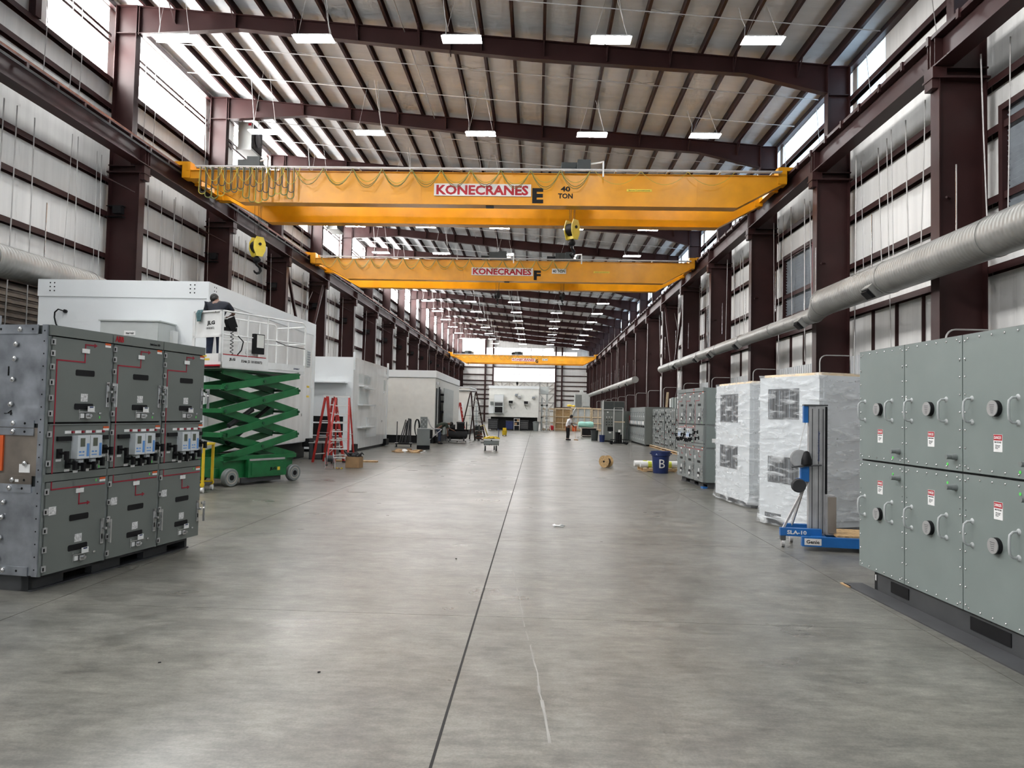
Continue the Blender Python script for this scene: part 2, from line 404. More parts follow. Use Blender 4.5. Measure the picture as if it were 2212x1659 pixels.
def wall(side):
    sg = -1 if side == 'left' else 1
    xi = XL if sg < 0 else XR
    top = RT(xi)+.34
    sill, head = (13.42, 15.98) if sg < 0 else (12.34, 13.95)
    X = lambda t: xi - sg*t                                # t inward
    b = MB()
    xo = xi + sg*.14
    def slab(y0,y1,z0,z1): b.box(min(xi,xo),max(xi,xo),y0,y1,z0,z1)
    slab(YN,YF+.3,0,sill); slab(YN,YF+.3,head,top)
    segs = []
    for k,y in enumerate(FR[:-1]):
        kk = k-5
        a, c = y+.19, y+BAY-.19
        if sg < 0:
            if kk == -1: a = y+4.2
            elif kk in (1,3,6,9): a = y+3.0
        else:
            if kk == -1: a = y+5.4
        segs.append((k,a,c))
        slab(y, a, sill, head); slab(c, y+BAY, sill, head)
    wl = struct(b.build('wall_'+side, 'liner'))
    cm = column_mesh(sg)
    for y in FR: link('column', cm, wl, (0,y,0))
    # translucent clerestory sheets
    for k,a,c in segs:
        n = max(1, round((c-a)/1.05)) if sg > 0 else 1; w = (c-a)/n
        for i in range(n):
            ya, yb = a+w*i+(.008 if sg > 0 else 0), a+w*(i+1)-(.008 if sg > 0 else 0)
            q = MB().box(min(X(-.03),X(-.05)), max(X(-.03),X(-.05)), ya, yb, sill, head).m(1).add([(X(-.029),ya,sill),(X(-.029),yb,sill),(X(-.029),yb,head),(X(-.029),ya,head)], [(0,1,2,3)])
            q.build('translucent_panel', ['fixture','sky_left' if sg < 0 else 'sky_right'], wl)
    # girts
    gz = [7.04,8.53,9.74,12.38,13.33,14.72,14.95] if sg < 0 else [5.40,7.02,8.67,9.84,12.25,12.86]
    gz += [5.45,3.9,2.35,.9] if sg < 0 else [2.4]
    gcache = {}
    for k,y in enumerate(FR[:-1]):
        for z in gz:
            thin = sg < 0 and 14 < z < 15.5
            key = thin
            if key not in gcache:
                g = MB(); d = .2
                if thin: g.box(min(X(.02),X(.12)),max(X(.02),X(.12)),.2,BAY-.2,-.05,.05)
                else:
                    g.box(min(X(.0),X(.22)),max(X(.0),X(.22)),.02,BAY-.02,.07,.085); g.box(min(X(.205),X(.22)),max(X(.205),X(.22)),.02,BAY-.02,-.085,.085)
                    g.box(min(X(.0),X(.012)),max(X(.0),X(.012)),.02,BAY-.02,-.085,.085)
                gcache[key] = g.mesh('girt','steel')
            if sg > 0 and z == 2.4 and False: continue
            link('girt', gcache[key], wl, (0,y,z))
    # eave strut
    MB().box(min(X(0),X(.2)),max(X(0),X(.2)),YN,YF,head+.02,head+.2).build('eave_strut','steel',wl)
    # wainscot and studs below
    if sg > 0:
        st = BOX(min(X(.0),X(.1)),max(X(0),X(.1)),-.016,.016,0,5.35).mesh('stud','steel')
        for y in FR[3:-1]:
            for t in (1.5,3.04,4.56,6.1): link('stud', st, wl, (0,y+t,0))
        ws = MB()
        for i in range(30):
            a = .2 + 7.2*i/30; ws.box(X(.26) if sg>0 else X(.22), X(.22) if sg>0 else X(.26), a, a+.12, 0, 3.95)
        ws.box(X(.225),X(.21),.2,7.4,0,3.95)
        wm = ws.mesh('wainscot','wainscot')
        for y in FR[3:-1]: link('wainscot', wm, wl, (0,y,0))
    # hanging conduits
    random.seed(11 if sg < 0 else 12)
    for k,y in enumerate(FR[2:15]):
        for j in range(8 if k < 7 else 3):
            yv = y + .7 + (BAY-1.2)*(j+random.uniform(.1,.9))/(8 if k < 7 else 3)
            xt = X(.30+random.uniform(0,.5)); zt = 10.3
            zb = random.choice([5.7,5.6,6.2,4.0,5.5,2.6])
            dx = random.uniform(-.15,.15); dy = random.uniform(-.05,.05)
            MB().tube([(xt,yv,zt),(xt+dx*.3,yv+dy*.5,(zt+zb)/2+.6),(xt+dx,yv+dy,zb)], random.choice([.010,.014,.018]), 5).build('conduit','pipe',wl)
        if sg < 0:
            for j in range(4 if k < 7 else 2):
                yv = y + .8 + 6*(j+random.random())/(4 if k < 7 else 2)
                MB().tube([(X(.3),yv,15.7),(X(.34),yv+.1,13.5),(X(.3),yv+.05,11.2)], .013, 5).build('conduit','pipe',wl)
        elif k < 8:
            for j in range(2):
                yv = y+1.5+3.6*j+random.random()
                MB().tube([(X(.3),yv+.5,13.7),(X(.3),yv,11.3)], .012, 5).build('conduit','pipe',wl)
        # conduit looped round each column near the floor
    if sg > 0:
        lp = MB(); pts = [(X(1.27),-.3,0),(X(1.27),-.3,3.75)] + [(X(1.27-.22*(1-math.cos(a))),-.3,3.75+.22*math.sin(a)) for a in (.4,.8,1.2,1.57)] + [(X(.3),-.3,3.97)]
        lm = lp.tube(pts, .022, 6).mesh('guard_pipe','pipe')
        for y in FR[4:-3]: link('guard_pipe', lm, wl, (0,y,0))
        lp2 = MB().tube([(X(1.25),-.3,7.1),(X(.25),.9,7.35)], .03, 5).mesh('strut_pipe','steel')
        for y in FR[3:-1]: link('strut_pipe', lp2, wl, (0,y,0))
    else:
        lp2 = MB().tube([(X(1.2),-.2,9.3),(X(.3),-.9,9.75)], .03, 5).mesh('strut_pipe','steel')
        for y in FR[3:-1]: link('strut_pipe', lp2, wl, (0,y,0))
        cr = MB().box(X(.55),X(.85),-.42,-.2,8.5,8.75); cr.box(X(.2),X(.8),-.22,-.02,8.8,8.83); cr.box(X(.2),X(.8),-.22,-.02,8.42,8.45)
        crm = cr.mesh('bracket','black')
        for y in FR[4:-1]: link('bracket', crm, wl, (0,y,0))
    # braced bay
    yb = FR[7] if sg < 0 else FR[8]
    for (ya,za),(yc,zc) in (((yb+.2,10.0),(yb+3.6,5.0)),((yb+BAY-.2,10.0),(yb+4.3,5.0))):
        MB().beam((X(1.2),ya,za),(X(1.2),yc,zc),.14,.14).build('brace','steel',wl)
    for s in (0,1):
        MB().tube([(X(.5),yb+.2+s*7.2,9.6),(X(.5),yb+BAY-.2-s*7.2,2.5)], .014,5).build('brace_rod','pipe',wl)
    return wl
wall_l = wall('left'); wall_r = wall('right')

# louvred wall openings on the right wall
def louver_window(n, y0, y1, z0, z1):
    x = XR-.02
    w = struct(MB().box(x-.02,x,y0,y1,z0,z1).build('window_%d' % n, 'louver'))
    fr = MB()
    for a,b,c,d in ((y0-.14,y0,z0-.14,z1+.14),(y1,y1+.14,z0-.14,z1+.14),(y0,y1,z1,z1+.14),(y0,y1,z0-.14,z0)): fr.box(x-.24,x,a,b,c,d)
    fr.build('window_frame','steel',w)
    sm = MB().obox((x-.08,(y0+y1)/2,0),(.012,y1-y0,.13),(0,-.6,0)).mesh('slat','louver')
    k = int((z1-z0)/.115)
    for i in range(k): link('slat', sm, w, (0,0,z0+.06+i*(z1-z0-.1)/(k-1)))
    for t in (.33,.66): BOX(x-.16,x-.14,y0+(y1-y0)*t-.012,y0+(y1-y0)*t+.012,z0,z1).build('mullion','zinc',w)
    part('jamb','redtape',w,(x-.26,x-.235,y0-.03,y0+.02,z0,z1))
louver_window(1, 28.4, 31.8, 6.15, 8.65); louver_window(2, 14.0, 16.9, 6.6, 9.0); louver_window(3, 43.6, 46.4, 6.15, 8.6)

# roll-up door on the left wall behind the duct
d1 = struct(BOX(XL,XL+.05,17.95,25.0,0,5.3).build('door_1','galvdull'))
sl = MB().box(XL+.05,XL+.09,18.1,24.9,-.09,.09).box(XL+.09,XL+.15,18.1,24.9,-.03,.03).mesh('slat','galvdull')
for i in range(26): link('slat', sl, d1, (0,0,.12+.2*i))
part('door_frame','steel',d1,(XL,XL+.3,17.9,18.1,0,5.3),(XL,XL+.3,24.9,25.05,0,5.3),(XL,XL+.3,17.9,25.05,5.3,5.5))

# ---------------- end walls
def epanel(x0,x1,y,z0,z1,w): MB().box(x0,x1,y,y+.04,z0,z1).m(1).add([(x0,y-.001,z0),(x1,y-.001,z0),(x1,y-.001,z1),(x0,y-.001,z1)],[(0,1,2,3)]).build('translucent_panel',['fixture','sky_end'],w)
def end_wall():
    y = YF+.15
    b = MB(); b.box(XL,XR,y,y+.15,0,7.85); b.box(XL,-8.4,y,y+.15,7.85,16.2); b.box(3.45,XR,y,y+.15,7.85,16.2); b.box(-8.4,3.45,y,y+.15,10.5,11.6)
    b.box(-8.4,3.45,y,y+.15,13.6,16.2)
    w = struct(b.build('wall_back','liner'))
    for i in range(12):
        a = -8.4 + 11.85*i/12; epanel(a+.01,a+11.85/12-.01,y+.02,7.85,10.5,w)
    for i in range(10):
        a = -14.4+2.2*i
        epanel(a,a+2.1,y-.06,11.8,14.2 if a < 2 else 13.6,w)
    for z in (1.6,3.0,4.44,5.24,6.21,7.09,7.89,9.03,10.45,11.7):
        part('girt','steel',w,(XL+.2,-8.4,y-.22,y,z-.09,z+.09)); part('girt','steel',w,(3.45,XR-.2,y-.22,y,z-.09,z+.09))
    part('girt','steel',w,(-8.4,3.45,y-.22,y,10.4,10.6))
    for x in (-9.95,-8.45,3.5,4.7): part('column','steel',w,(x-.15,x+.15,y-.45,y,0,RT(x)))
    for i in range(13):
        x = -8.4+11.85*i/12; part('stud','pipe',w,(x-.03,x+.03,y-.2,y-.12,7.85,10.5))
    part('stud','pipe',w,(-8.4,3.45,y-.2,y-.12,9.15,9.21))
    return w
end_wall()
def big_door():
    y = YF-.05
    d = struct(BOX(-8.3,3.4,y+.06,y+.1,0,7.8).build('door_2','cream'))
    for i in range(9):
        x = -8.2+11.5*i/8; part('post','pipe',d,(x-.06,x+.06,y-.1,y+.06,0,7.75))
    for z in (.2,2.3,3.9,5.6,6.6,7.7): part('rail','pipe',d,(-8.3,3.4,y-.1,y+.06,z-.06,z+.06))
    for i in range(8):
        x = -8.2+11.5*i/8; q = 11.5/8
        a,c = ((x,6.6),(x+q,7.7)) if i%2 else ((x,7.7),(x+q,6.6))
        MB().beam((a[0],y-.05,a[1]),(c[0],y-.05,c[1]),.08,.1).build('diagonal','pipe',d)
    for i in (6,7):
        x = -8.2+11.5*i/8; q = 11.5/8
        for z,zz in ((2.3,3.9),(3.9,5.6),(5.6,6.6)):
            a,c = ((x,z),(x+q,zz)) if i%2 else ((x,zz),(x+q,z))
            MB().beam((a[0],y-.05,a[1]),(c[0],y-.05,c[1]),.08,.1).build('diagonal','pipe',d)
big_door()
wf = MB(); wf.box(XL,-11,YN-.2,YN,0,16.2); wf.box(7,XR,YN-.2,YN,0,16.2); wf.box(-11,7,YN-.2,YN,8.5,16.2)
struct(wf.build('wall_front','liner'))

# ---------------- crane runways
def runway(side):
    sg = -1 if side == 'left' else 1
    xc = -14.22 if sg < 0 else 9.55
    t = thing('crane_runway', 'long brown steel crane runway beam carried along the %s wall columns' % side, 'runway beam', (xc,YN,0), group='crane runways')
    b = MB(); b.box(-.22,.22,0,BAY-.02,10.30,10.335); b.box(-.22,.22,0,BAY-.02,11.0,11.035); b.box(-.01,.01,0,BAY-.02,10.33,11.0)
    for k in (.15,BAY-.17): b.box(-.2,.2,k-.01,k+.01,10.33,11.0)
    me = b.mesh('beam_segment','steel')
    for k in range(20): link('beam_segment', me, t, (0,BAY*k,0))
    L = BAY*20
    MB().box(-.035,.035,0,L,11.035,11.09).build('rail','rust',t)
    MB().box(-sg*.20-.02,-sg*.20+.02,0,L,11.035,11.10).build('rail_angle','rust' if sg < 0 else 'steel',t)
    cb = MB().box(-.26,-.2,-.05,.05,10.9,11.12).mesh('clip','steel') if sg > 0 else MB().box(.2,.26,-.05,.05,10.85,11.0).mesh('clip','steel')
    for k in range(62): link('clip', cb, t, (0,28+1.27*k,0))
    if sg < 0: part('conductor_bar','black',t,(.24,.27,0,L,10.78,10.86))
    st = MB().box(-.215,.215,-.02,.02,10.33,11.0).mesh('bearing_stiffener','steel')
    for k in range(1,20): link('bearing_stiffener', st, t, (0,BAY*k,0))
runway('left'); runway('right')

# ============================================================ ceiling lights
def make_light_meshes():
    h = MB().box(-.58,.58,-.22,.22,.0,.05)
    def lens(m): return MB().box(-.61,.61,-.24,.24,-.012,0).m(1).add([(-.61,-.24,-.0125),(.61,-.24,-.0125),(.61,.24,-.0125),(-.61,.24,-.0125)],[(0,3,2,1)]).add([(-.61,-.2405,-.0125),(.61,-.2405,-.0125),(.61,-.2405,0),(-.61,-.2405,0)],[(0,1,2,3)]).mesh('lens',['fixture',m])
    return h.mesh('housing','fixture'), lens('lens'), lens('lensoff')
LH, LE, LO = make_light_meshes()
LXS = [-11.55,-7.13,-2.53,2.04,6.63]
wirec = {}
for r in range(-3, 15):
    y = 22.0 + BAY*r
    for c, x in enumerate(LXS):
        off = (r == 2 and c in (1,2,3)) or (r == 7 and c == 3)
        nm = ['far left','left of centre','central','right of centre','far right'][c]
        if r < 0: lab = 'white ceiling light hung behind the camera, %s, %s row back' % (nm, ORD[-r-1])
        else: lab = '%s ceiling light, %s of five, in the %s row from the camera' % ('unlit grey' if off else 'lit white', nm, ORD[r])
        t = thing('high_bay_light', lab, 'ceiling light', (x,y,13.25), 0, 'ceiling lights hung in rows of five')
        link('housing', LH, t); link('lens', LO if off else LE, t)
        if c not in wirec:
            dz = RT(x)-13.25
            w = MB(); 
            for s in (-1,1): w.tube([(s*.5,0,.1),(s*.12,.0,dz)], .006, 4)
            cd = [(.45,.05,.1),(.5,.1,.22),(.42,.12,.5),(.3,.1,dz*.7),(.25,.1,dz)] if c%2 else [(-.45,.05,.1),(-.52,.1,.2),(-.5,.12,.5),(-.62,.1,dz*.7),(-.7,.1,dz)]
            wirec[c] = (w.mesh('suspension_wire','pipe'), MB().tube(cd, .012, 5).mesh('power_cord','pipe'))
        link('suspension_wire', wirec[c][0], t); link('power_cord', wirec[c][1], t)

# ============================================================ bridge cranes
def sag(x0, x1, z, depth, n=9, y=0., yo=0.):
    return [(x0+(x1-x0)*i/n, y+yo*math.sin(PI*i/n), z-depth*(1-(2*i/n-1)**2)) for i in range(n+1)]
def drop(x, w, z, depth, y=0.):
    pts = [(x,y,z)]
    for a in range(0,181,20): pts.append((x+w/2-w/2*math.cos(R(a))*1.25, y, z-depth+w/2-w*.6*math.sin(R(a))))
    return pts + [(x+w,y,z)]
def crane(letter, yf, label, trolleys, bunch):
    t = thing('bridge_crane', label, 'crane', (0,yf,11.09), 0, 'yellow overhead bridge cranes')
    z = lambda v: v-11.09
    prof = [(-13.75,z(10.93)),(-13.75,z(10.62)),(-13.26,z(10.62)),(-11.6,z(9.72)),(7.4,z(9.72)),(9.06,z(10.62)),(9.25,z(10.62)),(9.25,z(10.93))]
    for k,y0 in ((0,0.),(1,2.95)):
        g = MB().prism(prof,'y',y0+.04,y0+.46)
        for a,b in zip(prof[2:5],prof[3:6]): g.beam((a[0],y0+.25,a[1]),(b[0],y0+.25,b[1]),.52,.03)
        g.box(-13.75,9.25,y0-.01,y0+.51,z(10.92),z(10.95))
        gd = g.build('girder','yellow',t)
        if k == 0:
            for x in (-4.6,-1.7,5.9): part('splice','yellow',gd,(x-.01,x+.01,y0+.032,y0+.04,z(9.74),z(10.9)))
        else: part('splice','yellow',gd,(-1.5,-1.46,y0+.03,y0+.04,z(9.74),z(10.9)))
        part('trolley_rail','pipe',t,(-13.3,8.8,y0+.22,y0+.28,z(10.95),z(11.0)))
    for xs_ in (-14.22, 9.55):
        e = MB().box(xs_-.12,xs_+.12,.2,3.75,.05,.22); e.box(xs_-.16,xs_+.16,.25,.5,.02,.26); e.box(xs_-.16,xs_+.16,3.3,3.6,.02,.26); si = 1 if xs_ < 0 else -1
        for y0 in (0.,2.95): e.box(min(xs_,xs_+si*.62),max(xs_,xs_+si*.62),y0,y0+.5,.04,.18); e.box(min(xs_+si*.3,xs_+si*.62),max(xs_+si*.3,xs_+si*.62),y0,y0+.5,-.45,.05)
        e.box(min(xs_+si*.24,xs_+si*.46),max(xs_+si*.24,xs_+si*.46),.15,3.6,-.32,.16); e.box(min(xs_+si*.24,xs_+si*.52),max(xs_+si*.24,xs_+si*.52),1.2,1.35,-.4,.3)
        ed = e.build('end_truck','yellow',t)
        for y0 in (.38,3.45):
            MB().cyl((xs_-.17,y0,.12),(xs_+.17,y0,.12),.12,16).build('wheel','black',ed,True)
        MB().box(xs_-.07,xs_+.07,.1,.2,.06,.2).cyl((xs_,.03,.13),(xs_,.1,.13),.06,10).build('buffer','yellow',ed)
        mt = MB().cyl((xs_+si*.48,2.2,.05),(xs_+si*.48,2.8,.05),.13,12).box(xs_+si*.48-.12,xs_+si*.48+.12,2.1,2.3,-.14,.2); mt.build('drive_motor','galvdull',ed,True)
    # festoon track in front of the near girder
    tr = MB().box(-13.3,9.0,-.24,-.20,z(11.0),z(11.05)).box(-13.3,9.0,-.10,-.07,z(11.0),z(11.04))
    for i in range(12):
        x = -12.8+1.95*i; tr.box(x-.03,x+.03,-.26,.1,z(10.95),z(11.0))
    tr.build('festoon_track','pipe',t)
    random.seed(ord(letter))
    yb = -.22
    if bunch:
        x = -13.1
        for i in range(15):
            MB().tube(drop(x,.21,z(10.98),1.02+.18*math.sin(i*.9)+(.15 if i > 6 else 0),yb),.021,5).build('festoon_cable','cord' if i%3 else 'cordyellow',t,True)
            MB().tube(drop(x+.06,.17,z(10.98),.82+.15*math.cos(i*1.3),yb-.03),.016,5).build('festoon_cable','darkgrey',t,True); x += .245
        for i in range(6):
            MB().tube(sag(-12.9+i*.6,-12.2+i*.6,z(10.98),.55+.1*(i%2),8,yb-.04),.014,5).build('festoon_cable','cordyellow',t,True)
        xs0, n, st = -9.45, 10, 1.13
    else:
        xs0, n, st = -13.2, 15, 1.0
    for i in range(n):
        for k,(dp,yo) in enumerate(((.62,-.03),(.70,-.06),(.5,.02))):
            MB().tube(sag(xs0+st*i,xs0+st*(i+1),z(10.98),dp+random.uniform(-.06,.06),9,yb,yo),.013,5).build('festoon_cable','cord' if k < 2 else 'cordyellow',t,True)
    xe = xs0+st*n
    if bunch:
        for i in range(3): MB().tube(sag(xe+.15+1.75*i,xe+1.9+1.75*i,z(10.98),.5,9,yb),.010,5).build('festoon_cable','cordyellow',t,True)
    # trolleys with hoist, ropes and hook block
    for (x,zb,tall,big) in trolleys:
        tb = MB().box(x-.9,x+.9,.25,3.2,z(11.0),z(11.12)); tb.box(x-.5,x+.35,.7,1.5,z(11.12),z(11.62))
        td = tb.build('trolley','ansidk',t)
        MB().cyl((x-.9,1.9,z(11.38)),(x+.8,1.9,z(11.38)),.24,16).build('drum','galvdull',td,True)
        MB().box(x+.1,x+.6,.15,.6,z(11.1),z(11.55)).build('motor','ansidk' if tall else 'black',td)
        MB().cyl((x-1.0,.9,z(11.3)),(x-.5,.9,z(11.3)),.15,12).build('gear_case','black',td,True)
        if tall:
            MB().tube([(x+.5,.3,z(11.4)),(x+1.0,-.1,z(11.35)),(x+1.05,-.22,z(11.35)),(x+1.05,-.24,z(10.75))],.035,6).build('cable_arm','pvc',td,True)
        rp = MB()
        for dx,dy in ((-.14,-.1),(.14,-.1),(-.05,.12),(.1,.12)): rp.tube([(x+dx,1.75+dy,z(11.1)),(x+dx*.7,1.75+dy,z(zb))],.008,4)
        rp.build('hoist_rope','black',t)
        k = 1. if big else .55
        hd = MB()
        pr = [(-.15*k,0),(-.26*k,-.25*k),(-.26*k,-.52*k),(-.13*k,-.80*k),(.13*k,-.80*k),(.26*k,-.52*k),(.26*k,-.25*k),(.15*k,0)]
        for yy_ in (-.20,.165): hd.prism(pr,'y',yy_*k,yy_*k+.035*k)
        hd.box(-.08*k,.08*k,-.17*k,.17*k,-.78*k,-.66*k)
        hd = hd.build('hook_block','hookyellow' if big else 'black',t)
        MB().cyl((0,-.15*k,-.38*k),(0,.15*k,-.38*k),.25*k,18).cyl((0,-.24*k,-.30*k),(0,.24*k,-.30*k),.06*k,10).build('sheave','black',hd,True)
        zz = -.80*k
        hk = [(0,0,zz+.05*k),(0,0,zz-.34*k)] + [(.02*k+.15*k*math.sin(a),0,zz-.52*k+.16*k*math.cos(a)) for a in [R(q) for q in (20,60,100,140,180,220,250)]]
        MB().tube(hk,[q*k for q in (.07,.055,.055,.06,.06,.058,.05,.04,.025)],8).ball((0,0,zz-.12*k),(.16*k,.16*k,.14*k)).build('hook','black',hd,True)
        hd.location = (x,1.76,z(zb)); hd.rotation_euler = (0,0,R(50))
    # lettering
    bd = part('name_board','board',t,(-4.09,-.38,-.005,.03,z(10.04),z(10.51)))
    text('lettering','KONECRANES',3.52,.38,'red',bd,(-2.24,-.008,z(10.27)),bold=.035)
    text('lettering',letter,.42,.58,'black',t,(-.12,.03,z(10.09)),bold=.05)
    if letter == 'E':
        text('lettering','40',.36,.2,'black',t,(.93,.03,z(10.36)),bold=.03); text('lettering','TON',.56,.2,'black',t,(.93,.03,z(10.09)),bold=.03)
    else:
        pb = part('capacity_plate','board',t,(.75,1.6,.0,.035,z(10.2),z(10.5))); text('lettering','40 TON',.74,.18,'black',pb,(1.17,-.002,z(10.35)),bold=.02)
    nb = part('notice','label_yellow',t,(3.25,4.2,.02,.036,z(10.28),z(10.38)))
    text('lettering','Remote Controlled Crane',.8,.05,'black',nb,(3.72,.018,z(10.33)))
    part('inspection_tag','darkgrey',t,(-2.1,-1.8,.1,.35,z(9.66),z(9.705)))
    return t
crane('E', 27.55, 'nearest yellow bridge crane, lettered E, spanning the hall', [(1.28,9.62,True,True),(-11.55,8.75,True,True)], True)
crane('F', 43.65, 'middle yellow bridge crane, lettered F, behind the nearest one', [(-2.6,9.35,True,False),(1.45,9.35,True,False)], False)
crane('G', 116., 'farthest yellow bridge crane, lettered G, near the far wall', [(-11.2,10.3,False,False),(-3.2,6.8,False,False)], False)

# ============================================================ ducts, heaters, fan
def duct(name, label, pts, outlets, cap=True):
    t = thing(name, label, 'duct', (0,0,0))
    prev = None
    for (x0,y0,z0,r0),(x1,y1,z1,r1) in zip(pts,pts[1:]):
        L = y1-y0; n = max(1, round(L/4.5)) if abs(r0-r1) < .01 else 1
        for i in range(n):
            a, b = i/n, (i+1)/n
            lp = lambda u: (x0+(x1-x0)*u, y0+L*u, z0+(z1-z0)*u)
            ra, rb = r0+(r1-r0)*a, r0+(r1-r0)*b
            q = MB().cyl(lp(a), lp(b), ra, 28, rb)
            pa = Vector(lp(a)); q.cyl(pa-Vector((0,.03,0)), pa+Vector((0,.03,0)), ra+.012, 28)
            q.build('duct_section','spiral',t,True)
    for (x,y,z,r) in outlets:
        o = MB().obox((x-r*.75,y,z-r*.75),(.34,.42,.22),(0,R(45),0)); od = o.build('outlet','spiral',t)
        MB().obox((x-r*.75-.085,y,z-r*.75-.085),(.28,.36,.02),(0,R(45),0)).obox((x-r*.75-.1,y,z-r*.75-.1),(.24,.32,.09),(0,R(45),0)).build('grille','black',od)
    for y in range(int(pts[0][1])+2, int(pts[-1][1]), 4):
        part('hanger','zinc',t,(pts[0][0]-.01,pts[0][0]+.01,y-.01,y+.01,pts[0][2]+pts[0][3]-.05,pts[0][2]+1.9))
    return t
duct('spiral_duct','round spiral duct along the right wall above the wrapped cabinets',[(9.0,6.,5.5,.42),(9.0,23.3,5.5,.42),(9.0,24.0,5.20,.255),(9.0,53.5,5.20,.255)],[(9.0,19.3,5.5,.42),(9.0,24.7,5.21,.27),(9.0,32.5,5.21,.27),(9.0,37.5,5.21,.27),(9.0,40.8,5.21,.27),(9.0,47,5.21,.27)])
duct('spiral_duct','distant round spiral duct on the right wall beyond the gap',[(9.0,67.5,5.1,.30),(9.0,124,5.1,.30)],[(9,72,5.1,.3),(9,78,5.1,.3),(9,88,5.1,.3),(9,98,5.1,.3)])
duct('spiral_duct','short round spiral duct at the left wall above the white house',[(-13.25,5.,5.27,.41),(-13.25,20.9,5.27,.41),(-13.25,22.8,5.27,.2)],[(-13.25,17.4,5.27,.41)])
ah = thing('air_handler','grey air handler cabinet at the far end of the distant duct','air handler',(7.6,125.2,0))
part('body','greyunit',ah,(-1.2,1.4,-.9,.9,0,5.3)); part('panel','ansi3',ah,(-1.05,0,-.93,-.9,.3,5.1),(.15,1.3,-.93,-.9,.3,3.2)); part('stack','greyunit',ah,(-.3,.3,-.3,.3,5.3,6.0))
def heater(i,y,lab):
    t = thing('unit_heater',lab,'heater',(-14.0,y,14.15),0,'unit heaters under the roof')
    part('casing','greyunit',t,(-.5,.15,-.65,.65,0,1.25)); part('fan_side','black',t,(.15,.19,-.6,.6,.02,1.22))
    MB().lathe([(.28,0),(.34,.03),(.02,.04)],(.19,.0,.6),16,'x').build('fan_guard','darkgrey',t,True)
    part('badge','red',t,(-.02,.13,-.655,-.65,1.08,1.2)); part('hanger','pipe',t,(-.4,-.37,-.5,-.47,1.25,1.9),(.05,.08,.4,.43,1.25,1.85))
    part('shelf','greyunit',t,(-.55,.2,-.75,.8,-.12,-.02))
for i,(y,l) in enumerate(((34.6,'near unit heater hung high on the left wall under the roof'),(49.6,'second unit heater high on the left wall beyond the lettered cranes'),(72.6,'far unit heater high on the left wall among distant frames'))): heater(i,y,l)
fan = thing('exhaust_fan','round exhaust fan ring set in the upper left wall','fan',(XL+.1,19.6,14.9))
MB().lathe([(1.28,0),(1.28,.25),(1.12,.25),(1.12,.0)],(0,0,0),36,'x').build('ring','steel',fan,True)
MB().cyl((.02,0,0),(.05,0,0),1.12,36).build('shutter','white',fan)
part('post','steel',fan,(0,.22,1.35,1.6,-1.5,1.1),(0,.22,-1.6,-1.35,-1.5,1.1))
fw = MB().tube([(.3,-.3,-1.3),(.45,-.2,-.9),(.4,.1,-.85),(.32,.3,-1.2)],.02,6).build('cable','pipe',fan,True)

# ============================================================ switchgear
def bolt_dome(b, p, r, ax):
    c = Vector(p); d = Vector(ax)
    b.cyl(c, c+d*r*.35, r, 8); b.cyl(c+d*r*.35, c+d*r*.75, r*.75, 8, r*.3)
SW = .822
def door_handle_mesh():
    b = MB().m(0).box(-.022,.022,-.012,0,-.13,.13); b.box(-.012,.012,-.02,-.01,.02,.1)
    b.cyl((0,-.012,.03),(0,-.06,.03),.014,8); b.box(-.005,.06,-.07,-.055,.09,.12); b.box(.045,.062,-.075,-.05,-.13,.12)
    b.m(1).box(-.01,.01,-.0135,-.012,-.08,-.03)
    return b.mesh('handle',['zinc','black'])
HND = door_handle_mesh()
HNG = MB().m(0).box(-.012,.03,-.014,0,-.028,.028).m(1).box(-.010,.008,-.016,-.014,-.018,.014).mesh('hinge',['alu','black'])
def breaker_lock_mesh():
    b = MB().m(0).box(-.12,.10,-.02,-.012,.012,.02); b.box(-.03,.03,-.03,0,-.05,.0); b.cyl((.0,-.03,-.02),(0,-.06,-.02),.016,8); b.box(-.10,-.094,-.004,0,-.06,.04); b.box(.16,.19,-.012,0,-.005,.012)
    b.m(1).box(-.02,.07,-.035,-.03,.02,.075); b.box(-.085,-.04,-.012,0,-.045,.0)
    b.m(2).box(.0,.05,-.037,-.035,.06,.072)
    return b.mesh('breaker_lock',['zinc','paper','bluecan'])
LOCK = breaker_lock_mesh()
def switch_mesh():
    b = MB().m(0).box(-.028,.028,-.02,0,-.035,.055); b.cyl((0,-.02,.015),(0,-.075,.015),.014,8); b.box(-.014,.014,-.11,-.075,-.05,.035)
    b.m(1).box(-.032,.032,-.003,0,-.068,-.044)
    return b.mesh('control_switch',['black','paper'])
SWT = switch_mesh()
def relay_mesh():
    b = MB().m(0).box(-.08,.08,-.075,0,-.12,.11)
    b.m(1).box(-.045,.015,-.077,-.075,.0,.085)
    b.m(2).box(.04,.072,-.077,-.075,-.10,.03); b.box(-.06,-.03,-.076,-.075,-.06,-.045); b.box(-.015,.01,-.076,-.075,-.06,-.045); b.box(-.06,.01,-.076,-.075,-.09,-.08)
    b.m(0).box(-.03,.03,-.05,0,-.16,-.13)
    return b.mesh('relay',['relay','lcd','bluerelay'])
RLY = relay_mesh()
INDL = MB().m(0).box(-.04,.04,-.004,0,-.014,.014).m(1).cyl((.055,0,0),(.055,-.02,0),.012,8).mesh('indicator_label',['paper','redtape'])
STK = BOX(-.045,.045,-.003,0,-.04,.04).mesh('sticker','paperink'); LBL = BOX(-.05,.05,-.006,0,-.022,.022).mesh('label','paper')
WRN = MB().m(0).box(-.04,.04,-.003,0,.0,.022).m(1).box(-.04,.04,-.003,0,-.022,0).mesh('warning_label',['orange','paper'])
GRN = BOX(-.007,.007,-.003,0,-.013,.013).mesh('green_sticker','greenled')
